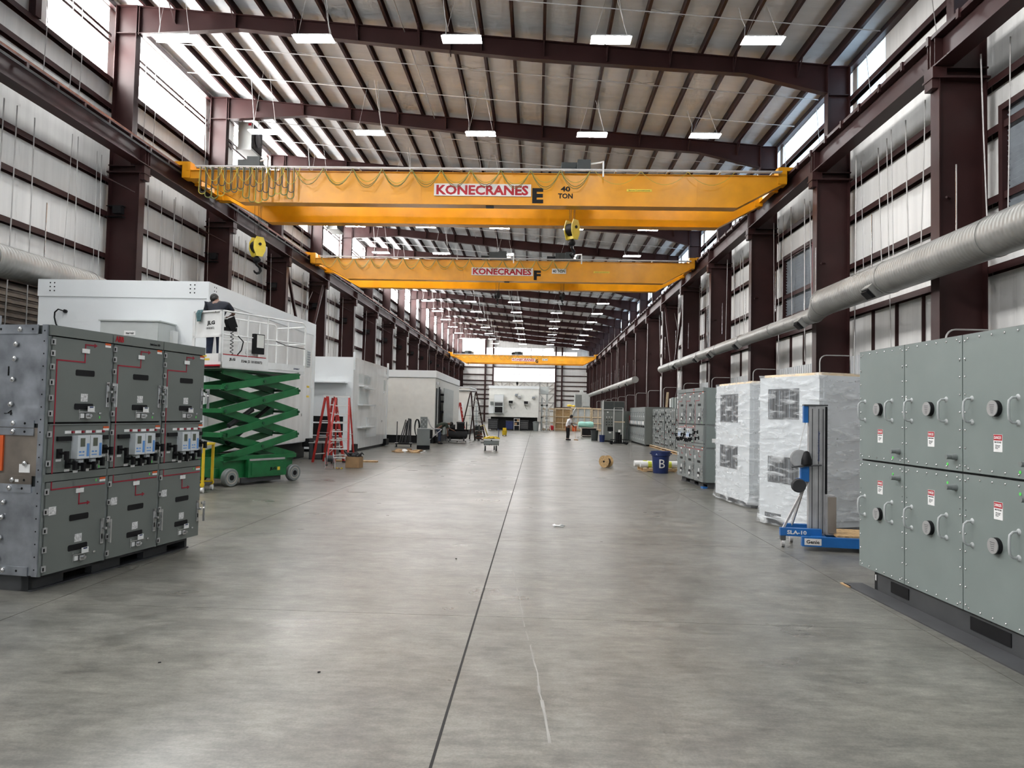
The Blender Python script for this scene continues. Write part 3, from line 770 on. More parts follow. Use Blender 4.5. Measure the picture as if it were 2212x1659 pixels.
def slot(z, c):
    q = [(c-.115,z-.03),(c+.115,z-.03),(c+.125,z-.02),(c+.125,z+.02),(c+.115,z+.03),(c-.115,z+.03),(c-.125,z+.02),(c-.125,z-.02)]
    return MB().prism(q,'y',-.004,0)
def arrow_line(pts, w=.007, y=-.002):
    b = MB()
    for (a,b0),(c,d0) in zip(pts,pts[1:]):
        b.box(min(a,c)-w,max(a,c)+w,y-.001,0,min(b0,d0)-w,max(b0,d0)+w)
    return b
def sect(t, x0, relays, first, dcol):
    """one switchgear section: upper door, control door, lower door"""
    g = .007
    X0, X1 = x0+g, x0+SW-g
    part('header',dcol,t,(X0,X1,-.03,.02,2.452,2.55))
    u = part('upper_door',dcol,t,(X0+.03,X1,-.022,.02,1.616,2.440)); u0 = -.022
    part('hinge_post','ansi3',t,(x0,x0+.03,-.012,.02,.15,2.444))
    for z in (1.70,1.85,2.0,2.15,2.28,2.39): link('hinge',HNG,u,(x0+.03,u0,z))
    link('handle',HND,u,(x0+.775,u0,1.90))
    for z in (2.11,1.77): slot(z,x0+.46).build('viewing_slot','black',u).location = (0,u0,0)
    link('label',LBL,u,(x0+.45,u0-.004,2.335)); link('sticker',STK,u,(x0+.46,u0,1.86)); link('breaker_lock',LOCK,u,(x0+.50,u0,1.70)); link('warning_label',WRN,u,(x0+.76,u0,2.42)); link('green_sticker',GRN,u,(x0+.68,u0,1.66))
    m = arrow_line([(x0+.095,1.612),(x0+.095,2.22),(x0+.45,2.22),(x0+.45,2.40),(x0+.57,2.40)])
    m.prism([(x0+.57,2.378),(x0+.61,2.40),(x0+.57,2.422)],'y',-.003,0); mo = m.build('mimic_line','redtape',u); mo.location = (0,u0,0)
    c = part('control_door',dcol,t,(X0+.03,X1,-.022,.02,1.128,1.596))
    part('drip_strip','ansi3',c,(X0+.03,X1,-.032,-.022,1.588,1.596))
    link('hinge',HNG,c,(x0+.03,u0,1.5)); link('hinge',HNG,c,(x0+.03,u0,1.22))
    ml = arrow_line([(x0+.095,1.124),(x0+.095,1.602)]).build('mimic_line','redtape',c); ml.location = (0,u0,0)
    if relays:
        for k,x in enumerate((.40,.568)): link('relay',RLY,c,(x0+x,u0,1.37))
        for x in (.27,.40,.54,.68): link('indicator_label',INDL,c,(x0+x,u0,1.515))
        part('test_switch','black',c,(x0+.13,x0+.30,-.045,-.022,1.43,1.475),(x0+.72,x0+.80,-.045,-.022,1.43,1.475))
        for x,z in ((.165,1.30),(.275,1.195),(.385,1.175),(.53,1.18),(.64,1.215),(.755,1.32)): link('control_switch',SWT,c,(x0+x,u0,z))
        link('warning_label',WRN,c,(x0+.78,u0,1.545)); link('green_sticker',GRN,c,(x0+.70,u0,1.15))
    else:
        for x,z in ((.35,1.4),(.45,1.25)): link('control_switch',SWT,c,(x0+x,u0,z))
    MB().box(x0+.775,x0+.79,-.06,-.022,1.2,1.21).box(x0+.775,x0+.79,-.06,-.045,1.21,1.36).build('handle','zinc',c)
    part('divider','ansi3' if dcol == 'ansi3' else dcol,t,(X0,X1,-.02,.02,1.044,1.116))
    l = part('lower_door',dcol,t,(X0+.03,X1,-.022,.02,.158,1.036))
    for z in (.22,.4,.58,.76,.95): link('hinge',HNG,l,(x0+.03,u0,z))
    for z in (.66,.36): slot(z,x0+.46).build('viewing_slot','black',l).location = (0,u0,0)
    link('handle',HND,l,(x0+.775,u0,.47)); link('label',LBL,l,(x0+.45,u0-.004,.925)); link('sticker',STK,l,(x0+.46,u0,.45)); link('sticker',STK,l,(x0+.12,u0,.76)); link('breaker_lock',LOCK,l,(x0+.50,u0,.27)); link('warning_label',WRN,l,(x0+.76,u0,1.012)); link('green_sticker',GRN,l,(x0+.67,u0,1.01))
    m = arrow_line([(x0+.095,1.036),(x0+.095,.965),(x0+.79,.965)]); m2 = arrow_line([(x0+.45,.965),(x0+.45,.79),(x0+.56,.79)]); m.v_off = 0
    m.add(m2.v, m2.f); m.prism([(x0+.56,.768),(x0+.60,.79),(x0+.56,.812)],'y',-.003,0); mo = m.build('mimic_line','redtape',l); mo.location = (0,u0,0)
def skid(t, w, d, h=.15):
    b = MB()
    for y0 in (.12, d-.22):
        x = .03
        while x < w-.1:
            x1 = min(x+.42, w-.03); b.box(x,x1,y0,y0+.08,0,h); b.box(x,min(x+.8,w-.03),y0,y0+.08,h-.04,h) ; x += .8
        b.box(.03,w-.03,y0-.03,y0+.11,0,.012); b.box(.03,w-.03,y0,y0+.08,h*.6,h)
    for x in (.03,w-.07): b.box(x,x+.04,.12,d-.14,0,h)
    b.build('skid','darkgrey',t)
def lineup(name, label, loc, rz, n, depth, dcol, relays, near_end):
    t = thing(name, label, 'switchgear', loc, rz, 'grey metal switchgear lineups')
    w = n*SW
    part('body','ansi3' if dcol != 'ansi' else 'ansidk',t,(.012,w-.012,.024,depth,.15,2.545)); part('door_recess','black',t,(.014,w-.014,.004,.0238,.16,2.54))
    skid(t, w, depth)
    for i in range(n): sect(t, i*SW, relays[i], i == 0, dcol)
    return t, w
# --- near lineup on the left
a1 = R(9.03)
sgL, wL = lineup('switchgear_lineup','grey three-section switchgear in the left foreground, red line diagrams on its doors',(-4.69,6.83,0),PI/2-a1,3,2.4,'ansi',[1,1,1],0)
text('lettering','ABB',.125,.062,'red',sgL,(SW+.095,-.031,2.503),bold=.03)
text('lettering','SafeGear HD',.17,.024,'black',sgL,(SW+.67,-.031,2.497))
def galv_end(t, depth):
    e = link('end_cover', None, t)
    b = MB().box(-.004,.012,.05,depth,1.60,2.46); b.build('end_panel','galv',t)
    MB().box(-.003,.012,.05,depth,1.10,1.56).build('end_panel','galvdull',t)
    MB().box(-.004,.012,.05,depth,.16,1.0).build('end_panel','galv',t)
    MB().box(-.014,-.004,.1,depth,2.46,2.55).build('frame_rail','galv',t); MB().box(-.014,-.003,.1,depth,1.56,1.63).build('frame_rail','galv',t); MB().box(-.014,-.003,.1,depth,1.485,1.555).build('frame_rail','galv',t)
    MB().box(-.014,-.003,.1,depth,1.02,1.10).build('frame_rail','galvdull',t); MB().box(-.014,-.003,.1,depth,.94,1.02).build('frame_rail','galv',t); MB().box(-.014,-.003,.1,depth,.155,.24).build('frame_rail','galv',t)
    MB().box(-.018,.0,-.005,.05,.155,2.55).build('corner_angle','galv',t)
    bolts = MB()
    for y in (.33,.37,.39,.41): pass
    spots = [(.30,2.505),(.34,2.36),(.35,2.22),(.36,2.02),(.37,1.78),(.33,1.60),(.33,1.52),(.18,1.22),(.31,1.06),(.34,.98),(.40,.84),(.41,.70),(.42,.50),(.43,.30),(.37,.20)]
    for y,z in spots:
        q = MB(); bolt_dome(q,(-.014,y,z),.026,(-1,0,0)); q.cyl((-.033,y,z),(-.04,y,z),.008,6); q.build('bolt','zinc',t,True)
    h = MB()
    for z in (2.49,2.39,2.27,2.15,2.02,1.88,1.76,1.64,1.52,1.40,1.28,1.16,1.05,.94,.82,.70,.58,.46,.34,.22): h.cyl((-.0195,.022,z),(-.018,.022,z),.0075,8)
    for y,z in ((.16,2.505),(.52,2.505),(.2,1.6),(.2,1.52),(.18,1.06),(.2,.98),(.22,.2)): h.cyl((-.0155,y,z),(-.014,y,z),.012,8)
    stuff(h.build('fixing_holes','black',t))
    part('shipping_label','paper',t,(-.006,-.003,.13,.25,1.13,1.21)); part('red_guard','orange',t,(-.02,-.003,.43,.75,1.14,1.48)); part('tag','paper',t,(-.016,-.014,.24,.28,1.04,1.065))
    text('lettering','-4',.09,.05,'black',t,(-.006,.40,1.70),rot=(PI/2,0,-PI/2))
    text('lettering','I',.012,.09,'black',t,(-.006,.42,2.1),rot=(PI/2,0,-PI/2))
    bpy.data.objects.remove(e)
galv_end(sgL, 2.4)
part('rear_cubicle','galv',sgL,(.0,.45,1.0,2.4,2.55,2.70))

# --- second lineup, right side behind the wrapped units
a2 = R(-4.1)
far2 = Vector((4.22+math.sin(a2)*2.46, 18.58+math.cos(a2)*2.46, 0))
sg2, w2 = lineup('switchgear_lineup','grey three-section switchgear with blue relays, right side behind the wrapped units',far2,-PI/2-a2,3,1.6,'ansi3',[1,1,0],1)
part('side_panel','ansi2',sg2,(w2-.012,w2+.004,.06,1.6,.155,.98),(w2-.012,w2+.004,.06,1.6,1.03,1.55),(w2-.012,w2+.004,.06,1.6,1.62,2.54))
part('name_tag','paper',sg2,(w2+.004,w2+.007,.2,.42,1.16,1.26)); part('logo_tag','red',sg2,(SW*2-.06,SW*2+.02,-.034,-.03,2.49,2.53))
part('shim','blue',sg2,(w2-.25,w2-.05,.0,.12,0,.04))

# --- bolted rear panels with danger signs, right foreground
a3 = R(-2.47); PW = .922
farD = Vector((3.62, 8.31, 0))
dg = thing('switchgear_enclosure','large grey-green bolted enclosure with DANGER signs in the right foreground','enclosure',farD,-PI/2-a3)
NP = 4
part('body','ansidk',dg,(.004,NP*PW,.02,2.2,.2,2.545)); 
b = MB().box(.28,NP*PW,.02,.1,.0,.2).box(.05,NP*PW,-.22,.0,0,.012).box(.28,.34,.02,2.0,0,.2); b.build('skid','darkgrey',dg)
part('lug_hole','paper',dg,(.30,.318,.016,.02,.10,.16)); part('shim','wood',dg,(.04,.24,-.24,-.2,0,.012))
for k,(xa,xb) in enumerate(((.62,.95),(1.9,2.4),(3.0,3.4))): part('fork_pocket','black',dg,(xa,xb,.012,.02,.05,.16))
HB = MB().tube([(0,-.008,.10),(0,-.045,.098),(0,-.07,.075),(0,-.075,.03),(0,-.075,-.03),(0,-.07,-.075),(0,-.045,-.098),(0,-.008,-.10)],.010,8)
for s in (-1,1): HB.cyl((0,0,s*.10),(0,-.012,s*.10),.026,12,.016)
HBm = HB.mesh('pull_handle','handle_grey'); HBm.polygons.foreach_set('use_smooth',[True]*len(HBm.polygons)); HBm.set_sharp_from_angle(angle=R(40))
VP_ = MB().m(0).cyl((0,0,0),(0,-.035,0),.066,28).m(1).cyl((0,-.035,0),(0,-.042,0),.064,28).m(2)
for q in range(5): VP_.box(-.03+.004*q,.03-.003*q,-.0428,-.042,.025-.016*q,.029-.016*q)
VPm = VP_.mesh('sight_port',['black','alu','darkgrey'])
def dsign(p, x, z, y):
    s = part('danger_sign','paper',p,(x-.052,x+.052,y-.003,y,z-.07,z+.07))
    part('danger_band','red',s,(x-.05,x+.05,y-.0035,y-.003,z+.022,z+.068))
    text('lettering','DANGER',.084,.026,'paper',s,(x,y-.004,z+.045),ext=.0005,bold=.01)
    text('lettering','HIGH VOLTAGE',.08,.013,'black',s,(x,y-.0035,z+.008),ext=.0005,bold=.01)
    text('lettering','Will cause severe\ninjury or death.\nKeep out.',.06,.035,'darkgrey',s,(x,y-.0035,z-.03),ext=.0005)
for i in range(NP):
    for row,(z0,z1) in enumerate(((.2,1.352),(1.378,2.555))):
        x0, x1 = i*PW+.006, (i+1)*PW-.006
        p = part('access_panel','ansi2',dg,(x0,x1,-.012,.02,z0,z1))
        part('panel_lip','ansi3',p,(x0,x1,-.012,-.002,z1,z1+.006))
        bl = MB()
        zs = [z0+.05+(z1-z0-.1)*k/7 for k in range(8)]; xs_ = [x0+.07+(x1-x0-.14)*k/5 for k in range(6)]
        for z in zs:
            for x in (x0+.03,x1-.03): bolt_dome(bl,(x,-.012,z),.0105,(0,-1,0))
        for x in xs_:
            for z in (z0+.03,z1-.03): bolt_dome(bl,(x,-.012,z),.0105,(0,-1,0))
        stuff(bl.build('bolts','zinc',p,True))
        hl = MB()
        for x in (x0+.035,x1-.035):
            z = z1-.22 if row else z1-.3; hl.cyl((x,-.0125,z),(x,-.0118,z),.006,6)
        stuff(hl.build('screw_holes','black',p))
        if row: hz, pz, szn, gz, sx_ = 1.905, 1.92, 1.64, (x0+.70, z0+.05), (x0+.82, z0+.12)
        else:   hz, pz, szn, gz, sx_ = .87, .82, 1.10, (x0+.70, z1-.09), (x0+.82, z1-.12)
        link('pull_handle',HBm,p,(x0+.12,-.012,hz)); link('pull_handle',HBm,p,(x0+.68,-.012,hz))
        link('sight_port',VPm,p,(x0+.435,-.012,pz)); dsign(p,x0+.45,szn,-.012)
        MB().cyl((gz[0],-.015,gz[1]),(gz[0],-.012,gz[1]),.013,10).build('green_sticker','greenled',p)
        if i < 3: MB().cyl((sx_[0],-.012,sx_[1]),(sx_[0],-.055,sx_[1]),.03,12,.024).cyl((sx_[0],-.055,sx_[1]),(sx_[0],-.10,sx_[1]),.022,12).cyl((sx_[0],-.1005,sx_[1]),(sx_[0],-.09,sx_[1]),.015,10).build('vent_stub','ansi3',p,True)
part('paint_chip','paper',dg,(PW+.02,PW+.04,-.0135,-.012,1.99,2.05))

# ============================================================ wrapped white cabinets
def wrapped(label, loc, rz, w, d, h, vents, guard):
    t = thing('wrapped_cabinet', label, 'cabinet', loc, rz, 'white cabinets in clear film')
    part('body','relay',t,(0,w,0,d,.10,h)); part('plinth','darkgrey',t,(.08,w-.1,.08,d-.05,0,.10)); part('top_board','woodnew',t,(.05,w-.01,.05,d,h,h+.045))
    for (xa,xb,za,zb) in vents:
        v = part('vent_panel','ventgrey',t,(xa,xb,-.006,0,za,zb))
        for i in range(9):
            x = xa+.04+(xb-xa-.1)*i/8; MB().box(x,x+.012,-.014,-.006,za+.03,zb-.03).build('vent_bar','louver' if i%3 == 0 else 'darkgrey',v)
    sp = part('side_panel','relay',t,(w,w+.012,.08,d-.05,.2,h-.06))
    sr = MB()
    for z in (h-.1,h-.5,h-1.0,h-1.5): 
        for y in (.12,.34): sr.cyl((w+.012,y,z),(w+.016,y,z),.010,6)
    for k in range(6): sr.cyl((w+.012,.2+.25*k,h-.08),(w+.016,.2+.25*k,h-.08),.010,6)
    stuff(sr.build('screws','zinc',sp))
    if guard:
        ms = part('mesh_guard','black',t,(w+.012,w+.016,.25,d*.6,.15,1.0))
        gd = MB()
        for i in range(14): gd.box(w+.016,w+.022,.25,d*.6,.15+.065*i,.17+.065*i)
        for i in range(int((d*.6-.25)/.065)): gd.box(w+.016,w+.022,.25+.065*i,.268+.065*i,.15,1.0)
        stuff(gd.build('mesh_wires','white',ms))
    # film skin on the front and side, slightly off the sheet metal and rumpled
    f = MB(); nx_, nz_ = 44, 60
    path = [(-.015,d*.9),(-.015,.0),(-.01,-.03),(w*.25,-.035),(w*.5,-.035),(w*.75,-.035),(w+.02,-.03),(w+.045,.0),(w+.045,d*.5),(w+.045,d*.95)]
    L = [0]
    for a_,b_ in zip(path,path[1:]): L.append(L[-1]+math.dist(a_,b_))
    vs, fs = [], []
    for j in range(nz_+1):
        for i in range(nx_+1):
            s = L[-1]*i/nx_; k = max(q for q in range(len(path)-1) if L[q] <= s+1e-6); u = (s-L[k])/(L[k+1]-L[k])
            x = path[k][0]+(path[k+1][0]-path[k][0])*u; y = path[k][1]+(path[k+1][1]-path[k][1])*u
            z = .02+(h+.02)*j/nz_; q = noise.noise(Vector((s*3.1+loc[1],z*5.5+s*1.4,loc[0])))*.022 + noise.noise(Vector((s*9,z*14+s*5,loc[1])))*.010
            flare = .05*max(0,1-j/6)*(1+noise.noise(Vector((s*5,0,loc[0])))) 
            cx, cy = w/2, d/2; n_ = Vector((x-cx,y-cy)); n_ = Vector((0,-1)) if y < .0 else Vector((1 if x > cx else -1,0))
            vs.append((x+n_.x*(q+flare), y+n_.y*(q+flare), z))
    for j in range(nz_):
        for i in range(nx_): fs.append((j*(nx_+1)+i, j*(nx_+1)+i+1, (j+1)*(nx_+1)+i+1, (j+1)*(nx_+1)+i))
    f.add(vs,fs).build('film_wrap','film',t,True)
    return t
a4 = R(-21.5)
wrapped('nearer white cabinet wrapped in clear film, beside the blue material lift',(4.43+math.sin(a4)*1.42,11.63+math.cos(a4)*1.42,0),-PI/2-a4,1.42,1.5,2.50,[(.22,.97,1.79,2.30),(.22,.97,.72,1.16),(.15,.55,.12,.2)],False)
a5 = R(-5.2)
wrapped('farther white cabinet wrapped in clear film, beside the relay switchgear',(4.27+math.sin(a5)*1.99,14.83+math.cos(a5)*1.99,0),-PI/2-a5,1.99,1.5,2.50,[(.28,1.35,1.70,2.3),(.28,1.35,.72,1.2)],True)

# ============================================================ blue material lift
ml = thing('material_lift','blue wheeled material lift with silver mast beside the grey-green enclosure','material lift',(3.97,10.55,0),0)
for k,(x0,x1,y0,y1) in enumerate(((-.10,-.01,-.04,.06),(-.01,.065,-.05,.07),(.065,.115,-.04,.06))):
    m_ = part('mast_section','alu',ml,(x0,x1,y0,y1,.16,2.0-.01*k))
    part('groove','darkgrey',m_,((x0+x1)/2-.006,(x0+x1)/2+.006,y0-.002,y0,.2,1.95))
part('mast_chain','black',ml,(.118,.15,-.03,.05,.75,1.98)); part('mast_cap','darkgrey',ml,(-.17,.15,-.055,.075,1.99,2.01)); part('cable_guard','blue',ml,(-.17,-.11,-.04,.05,1.75,1.99))
MB().tube([(-.14,0,1.76),(-.24,-.02,1.32)],.005,4).build('winch_cable','pipe',ml)
MB().lathe([(.02,-.05),(.125,-.05),(.125,-.04),(.05,-.035),(.05,.035),(.125,.04),(.125,.05),(.02,.05)],(-.22,-.03,1.24),18,'y').build('winch_drum','alu',ml,True)
part('winch_frame','blue',ml,(-.21,-.10,-.07,.03,.92,1.16)); part('wheel_arm','blue',ml,(-.26,-.20,-.03,.02,.82,.96)); MB().lathe([(.02,-.06),(.085,-.06),(.10,-.02),(.10,.02),(.085,.05),(.02,.05)],(-.24,-.05,.86),18,'y').build('transport_wheel','rubber',ml,True)
MB().lathe([(.08,-.09),(.075,-.02),(.045,.08),(.02,.10)],(-.14,-.06,1.25),12).build('winch_cover','black',ml,True); MB().tube([(-.34,-.08,1.12),(-.2,-.09,1.14),(.06,-.09,1.16)],.014,6).build('winch_crank','darkgrey',ml,True)
for y in (-.10,.32): MB().beam((-.46 if y < 0 else -.26,y,.24),(-.10,y*.3,.95),.025,.03).build('brace','pipe',ml)
part('base_leg','blue',ml,(-.50,.05,-.16,-.08,.16,.27)); part('base_leg','blue',ml,(-.36,.1,.30,.38,.16,.27)); part('fork_leg','blue',ml,(-.25,1.25,-.36,-.28,.06,.19)); part('fork_leg','blue',ml,(-.05,1.25,.36,.44,.06,.17)); part('cross_member','blue',ml,(-.1,.1,-.3,.4,.10,.18))
part('load_board','osb',ml,(.22,1.2,-.28,.40,.19,.215)); part('carriage','alu',ml,(.118,.24,-.10,.10,.19,.74)); part('carriage_plate','galvdull',ml,(.14,.25,-.12,-.10,.22,.72))
for x,y in ((-.46,-.12),(-.26,.34)):
    c_ = MB().cyl((x-.02,y,.055),(x+.02,y,.055),.055,14).build('caster','pipe',ml,True); part('caster_fork','darkgrey',c_,(x-.035,x+.035,y-.04,y+.04,.10,.17))
pl = part('maker_plate','board',ml,(-.22,.0,-.363,-.36,.08,.17)); text('lettering','Genie',.17,.05,'black',pl,(-.11,-.364,.125),ext=.001,bold=.02)
text('lettering','SLA-10',.26,.055,'board',ml,(-.28,-.161,.215),ext=.001,bold=.03)
text('lettering','Genie Superlift Advantage',.42,.032,'bluecan',ml,(.03,-.052,1.42),rot=(PI/2,-PI/2,0),ext=.001,bold=.02)
ml.rotation_euler = (0,0,R(-8))

# ============================================================ scissor lift
LZ = R(63.3)
lift = thing('scissor_lift','green scissor lift raised beside the large white house','scissor lift',(-6.93,17.42,0),LZ)
part('chassis','green',lift,(-1.05,1.05,-.42,.42,.17,.62),(-1.15,1.15,-.30,.30,.20,.40))
tray = part('battery_tray','green',lift,(-.45,.72,-.56,-.42,.17,.58)); part('tray_door','green',tray,(-.36,.6,-.575,-.56,.22,.5)); part('tray_ridge','alu',tray,(-.42,.66,-.57,-.55,.555,.60))
text('lettering','JLG',.2,.085,'black',tray,(.28,-.578,.34),bold=.04); part('badge','label_yellow',tray,(.42,.5,-.578,-.575,.30,.38))
part('pothole_guard','darkgrey',lift,(-.6,.6,-.5,-.46,.06,.17)); part('top_rail','green',lift,(-1.2,1.1,-.5,-.42,.58,.68),(-1.2,1.1,.42,.5,.58,.68))
for x in (-.94,.98):
    for s in (-1,1):
        w_ = MB().m(0).lathe([(.10,-.07),(.19,-.07),(.205,-.05),(.205,.05),(.19,.07),(.10,.07)],(x,s*.52,.205),24,'y').m(1).lathe([(.02,-.06),(.14,-.072),(.14,.072),(.02,.06)],(x,s*.52,.205),16,'y').m(2).cyl((x,s*.44,.205),(x,s*.60,.205),.06,10)
        w_.build('wheel',['ansi3','tan','black'],lift,True)
zl = [.62,1.16,1.71,2.24,2.62]
for k in range(4):
    for s in (-1,1):
        yo = s*.47
        z0, z1 = zl[k], zl[k+1]
        MB().beam((-1.12,yo,z0),(1.12,yo,z1),.06,.165).build('scissor_link','green',lift)
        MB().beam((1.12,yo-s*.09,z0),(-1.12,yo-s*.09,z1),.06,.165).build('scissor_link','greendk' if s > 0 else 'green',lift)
    for x in (-1.12,1.12,0):
        zz = zl[k+1] if x else (zl[k]+zl[k+1])/2
        if x and k == 3: continue
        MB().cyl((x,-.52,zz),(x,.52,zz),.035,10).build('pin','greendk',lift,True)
    for s_ in (-1,):
        if k < 3: part('link_plate','green',lift,(-1.2,-1.02,-.5,.5,zl[k+1]-.05,zl[k+1]+.05))
MB().cyl((-.6,0,.95),(.1,0,1.45),.07,12).cyl((.1,0,1.45),(.75,0,1.9),.045,12).build('lift_cylinder','black',lift,True)
MB().cyl((-.5,.1,1.35),(.2,.1,1.75),.06,10).build('lift_cylinder','darkgrey',lift,True)
P0, P1, W2 = -1.25, 1.28, .50
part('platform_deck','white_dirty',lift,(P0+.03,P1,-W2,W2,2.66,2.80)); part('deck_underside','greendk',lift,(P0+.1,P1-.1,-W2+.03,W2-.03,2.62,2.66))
part('kick_plate','white_dirty',lift,(P0,.08,-W2-.01,-W2,2.68,2.97),(P0,P1,W2,W2+.01,2.8,2.95)); part('kick_plate','white_dirty',lift,(.08,P1,-W2-.01,-W2,2.72,2.88)); part('red_stripe','red',lift,(P0,.0,-W2-.014,-W2-.01,2.965,2.985))
text('lettering','JLG',.17,.075,'black',lift,(-.98,-W2-.013,2.87),ext=.001,bold=.04); text('lettering','3246ES 18183072',.62,.06,'black',lift,(-.42,-W2-.013,2.855),ext=.001,bold=.02)
text('lettering','SUNBELT',.2,.035,'bluecan',lift,(1.0,-W2-.013,2.78),ext=.001,bold=.02)
def rail(pts, r=.018): MB().tube(pts,r,6).build('guard_rail','white_dirty',lift,True)
for s in (-1,1):
    y = s*W2
    rail([(P0,y,3.95),(P1-.1,y,3.95),(P1,y,3.86),(P1,y,2.8)],.022); rail([(P0,y,3.42),(P1,y,3.42)])
    for x in (P0,-.55,.05,.70): rail([(x,y,2.8),(x,y,3.95)])
rail([(P1,-W2,3.86),(P1,W2,3.86)]); rail([(P1,-W2,3.42),(P1,W2,3.42)])
gt = part('gate_panel','white_dirty',lift,(P0-.02,P0+.0,-W2,W2-.06,3.38,3.95)); part('gate_frame','white_dirty',gt,(P0-.05,P0-.02,-W2,-W2+.06,2.8,3.97),(P0-.05,P0-.02,W2-.12,W2-.06,2.8,3.97),(P0-.05,P0-.02,-W2,W2-.06,3.93,3.97),(P0-.05,P0-.02,-W2,W2-.06,3.36,3.41))
text('lettering','JLG',.26,.11,'black',gt,(P0-.023,-.12,3.68),rot=(PI/2,0,-PI/2),ext=.001,bold=.04); text('lettering','18183072',.26,.05,'darkgrey',gt,(P0-.023,-.10,3.57),rot=(PI/2,0,-PI/2),ext=.001)
part('entry_plate','white_dirty',lift,(P0-.05,P0-.02,-W2,W2,2.74,2.99)); part('notice','label_yellow',lift,(P0-.054,P0-.05,-.05,.12,2.92,2.96),(P0-.054,P0-.05,-.15,.03,2.84,2.88)); part('step_edge','red',lift,(P0-.10,P0-.05,-W2,W2+.12,2.70,2.735)); part('step_edge','black',lift,(P0-.09,P0-.05,-W2,W2,2.665,2.70))
cbx = MB().obox((P0+.25,-W2+.06,3.70),(.22,.12,.26),(0,R(-25),0)).box(P0+.12,P0+.4,-W2+.02,-W2+.14,3.52,3.60); cbx.build('control_box','black',lift)
coil = [(P0+.25+.035*math.cos(a*.9),-W2+.03*math.sin(a*.9),3.5-.012*a) for a in range(44)]
MB().tube(coil,.009,5).build('coiled_cord','black',lift,True); MB().tube([(P0+.4,-W2-.02,3.42),(P0+.55,-W2-.03,3.3),(P0+.5,-W2-.03,3.1),(P0+.42,-W2,2.99)],.014,6).build('cord','black',lift,True)
mbx = part('manual_box','black',lift,(-.40,-.10,-W2-.06,-W2+.03,3.05,3.52)); part('manual_sheet','cream',mbx,(-.33,-.12,-W2-.065,-W2-.06,3.2,3.5))
MB().tube([(.3,-W2-.02,3.4),(.6,-W2-.03,3.33),(1.26,-W2-.02,3.30)],.010,5).build('cord','black',lift,True)
MB().tube([(P0,-.30,3.97),(P0-.06,-.3,3.92)],.01,5).build('cord','black',lift)
# things on the platform
bk = thing('bucket','white plastic bucket standing on the scissor lift platform','bucket',(-6.75,17.05,2.80)); MB().lathe([(.02,0),(.13,0),(.15,.33),(.165,.33),(.165,.36),(.15,.36),(.135,.03),(.02,.03)],(0,0,0),20).build('pail','pvc',bk,True)
MB().tube([(-.16,0,.34),(-.12,-.12,.26),(0,-.17,.22),(.12,-.12,.26),(.16,0,.34)],.006,5).build('bail','zinc',bk,True)
tw = thing('towel','teal cloth hanging over the scissor lift gate','cloth',(0,0,0)); 
gpt = lambda x,y,z: lift.matrix_basis @ Vector((x,y,z)) if False else Vector((-6.93+math.cos(LZ)*x-math.sin(LZ)*y, 17.42+math.sin(LZ)*x+math.cos(LZ)*y, z))
tw.location = gpt(P0-.03,.22,3.97); tw.rotation_euler = (0,0,LZ)
tb = MB(); vs, fs = [], []
for i in range(7):
    for j in range(8):
        y = -.09+.18*i/6; u = j/7; vs.append((-.035-.02*math.sin(i*1.3+u*2) if j > 1 else (.03 if j == 0 else -.015), y*(1-.15*u), .02 if j < 2 else -.27*(u-.1)))
for i in range(6):
    for j in range(7): fs.append((i*8+j,i*8+j+1,(i+1)*8+j+1,(i+1)*8+j))
tb.add(vs,fs).build('cloth','teal',tw,True).modifiers.new('t','SOLIDIFY').thickness = .006

# ============================================================ people
def skin(chains, sub=2):
    """one smooth surface grown over joint chains: list of [(point, radius), ...] sharing points"""
    vid, vs, rs, es = {}, [], [], []
    for ch in chains:
        prev = None
        for p, r in ch:
            k = tuple(round(c,4) for c in p)
            if k not in vid: vid[k] = len(vs); vs.append(p); rs.append(r)
            if prev is not None and prev != vid[k]: es.append((prev,vid[k]))
            prev = vid[k]
    me = bpy.data.meshes.new('figure'); me.from_pydata(vs, es, []); o = bpy.data.objects.new('figure', me); COL.objects.link(o)
    m = o.modifiers.new('s','SKIN'); 
    for i, r in enumerate(rs): me.skin_vertices[0].data[i].radius = (r, r) if not isinstance(r, tuple) else r
    me.skin_vertices[0].data[0].use_root = True
    s = o.modifiers.new('u','SUBSURF'); s.levels = sub; s.render_levels = sub
    dgr = bpy.context.evaluated_depsgraph_get(); out = bpy.data.meshes.new_from_object(o.evaluated_get(dgr))
    bpy.data.objects.remove(o); return out
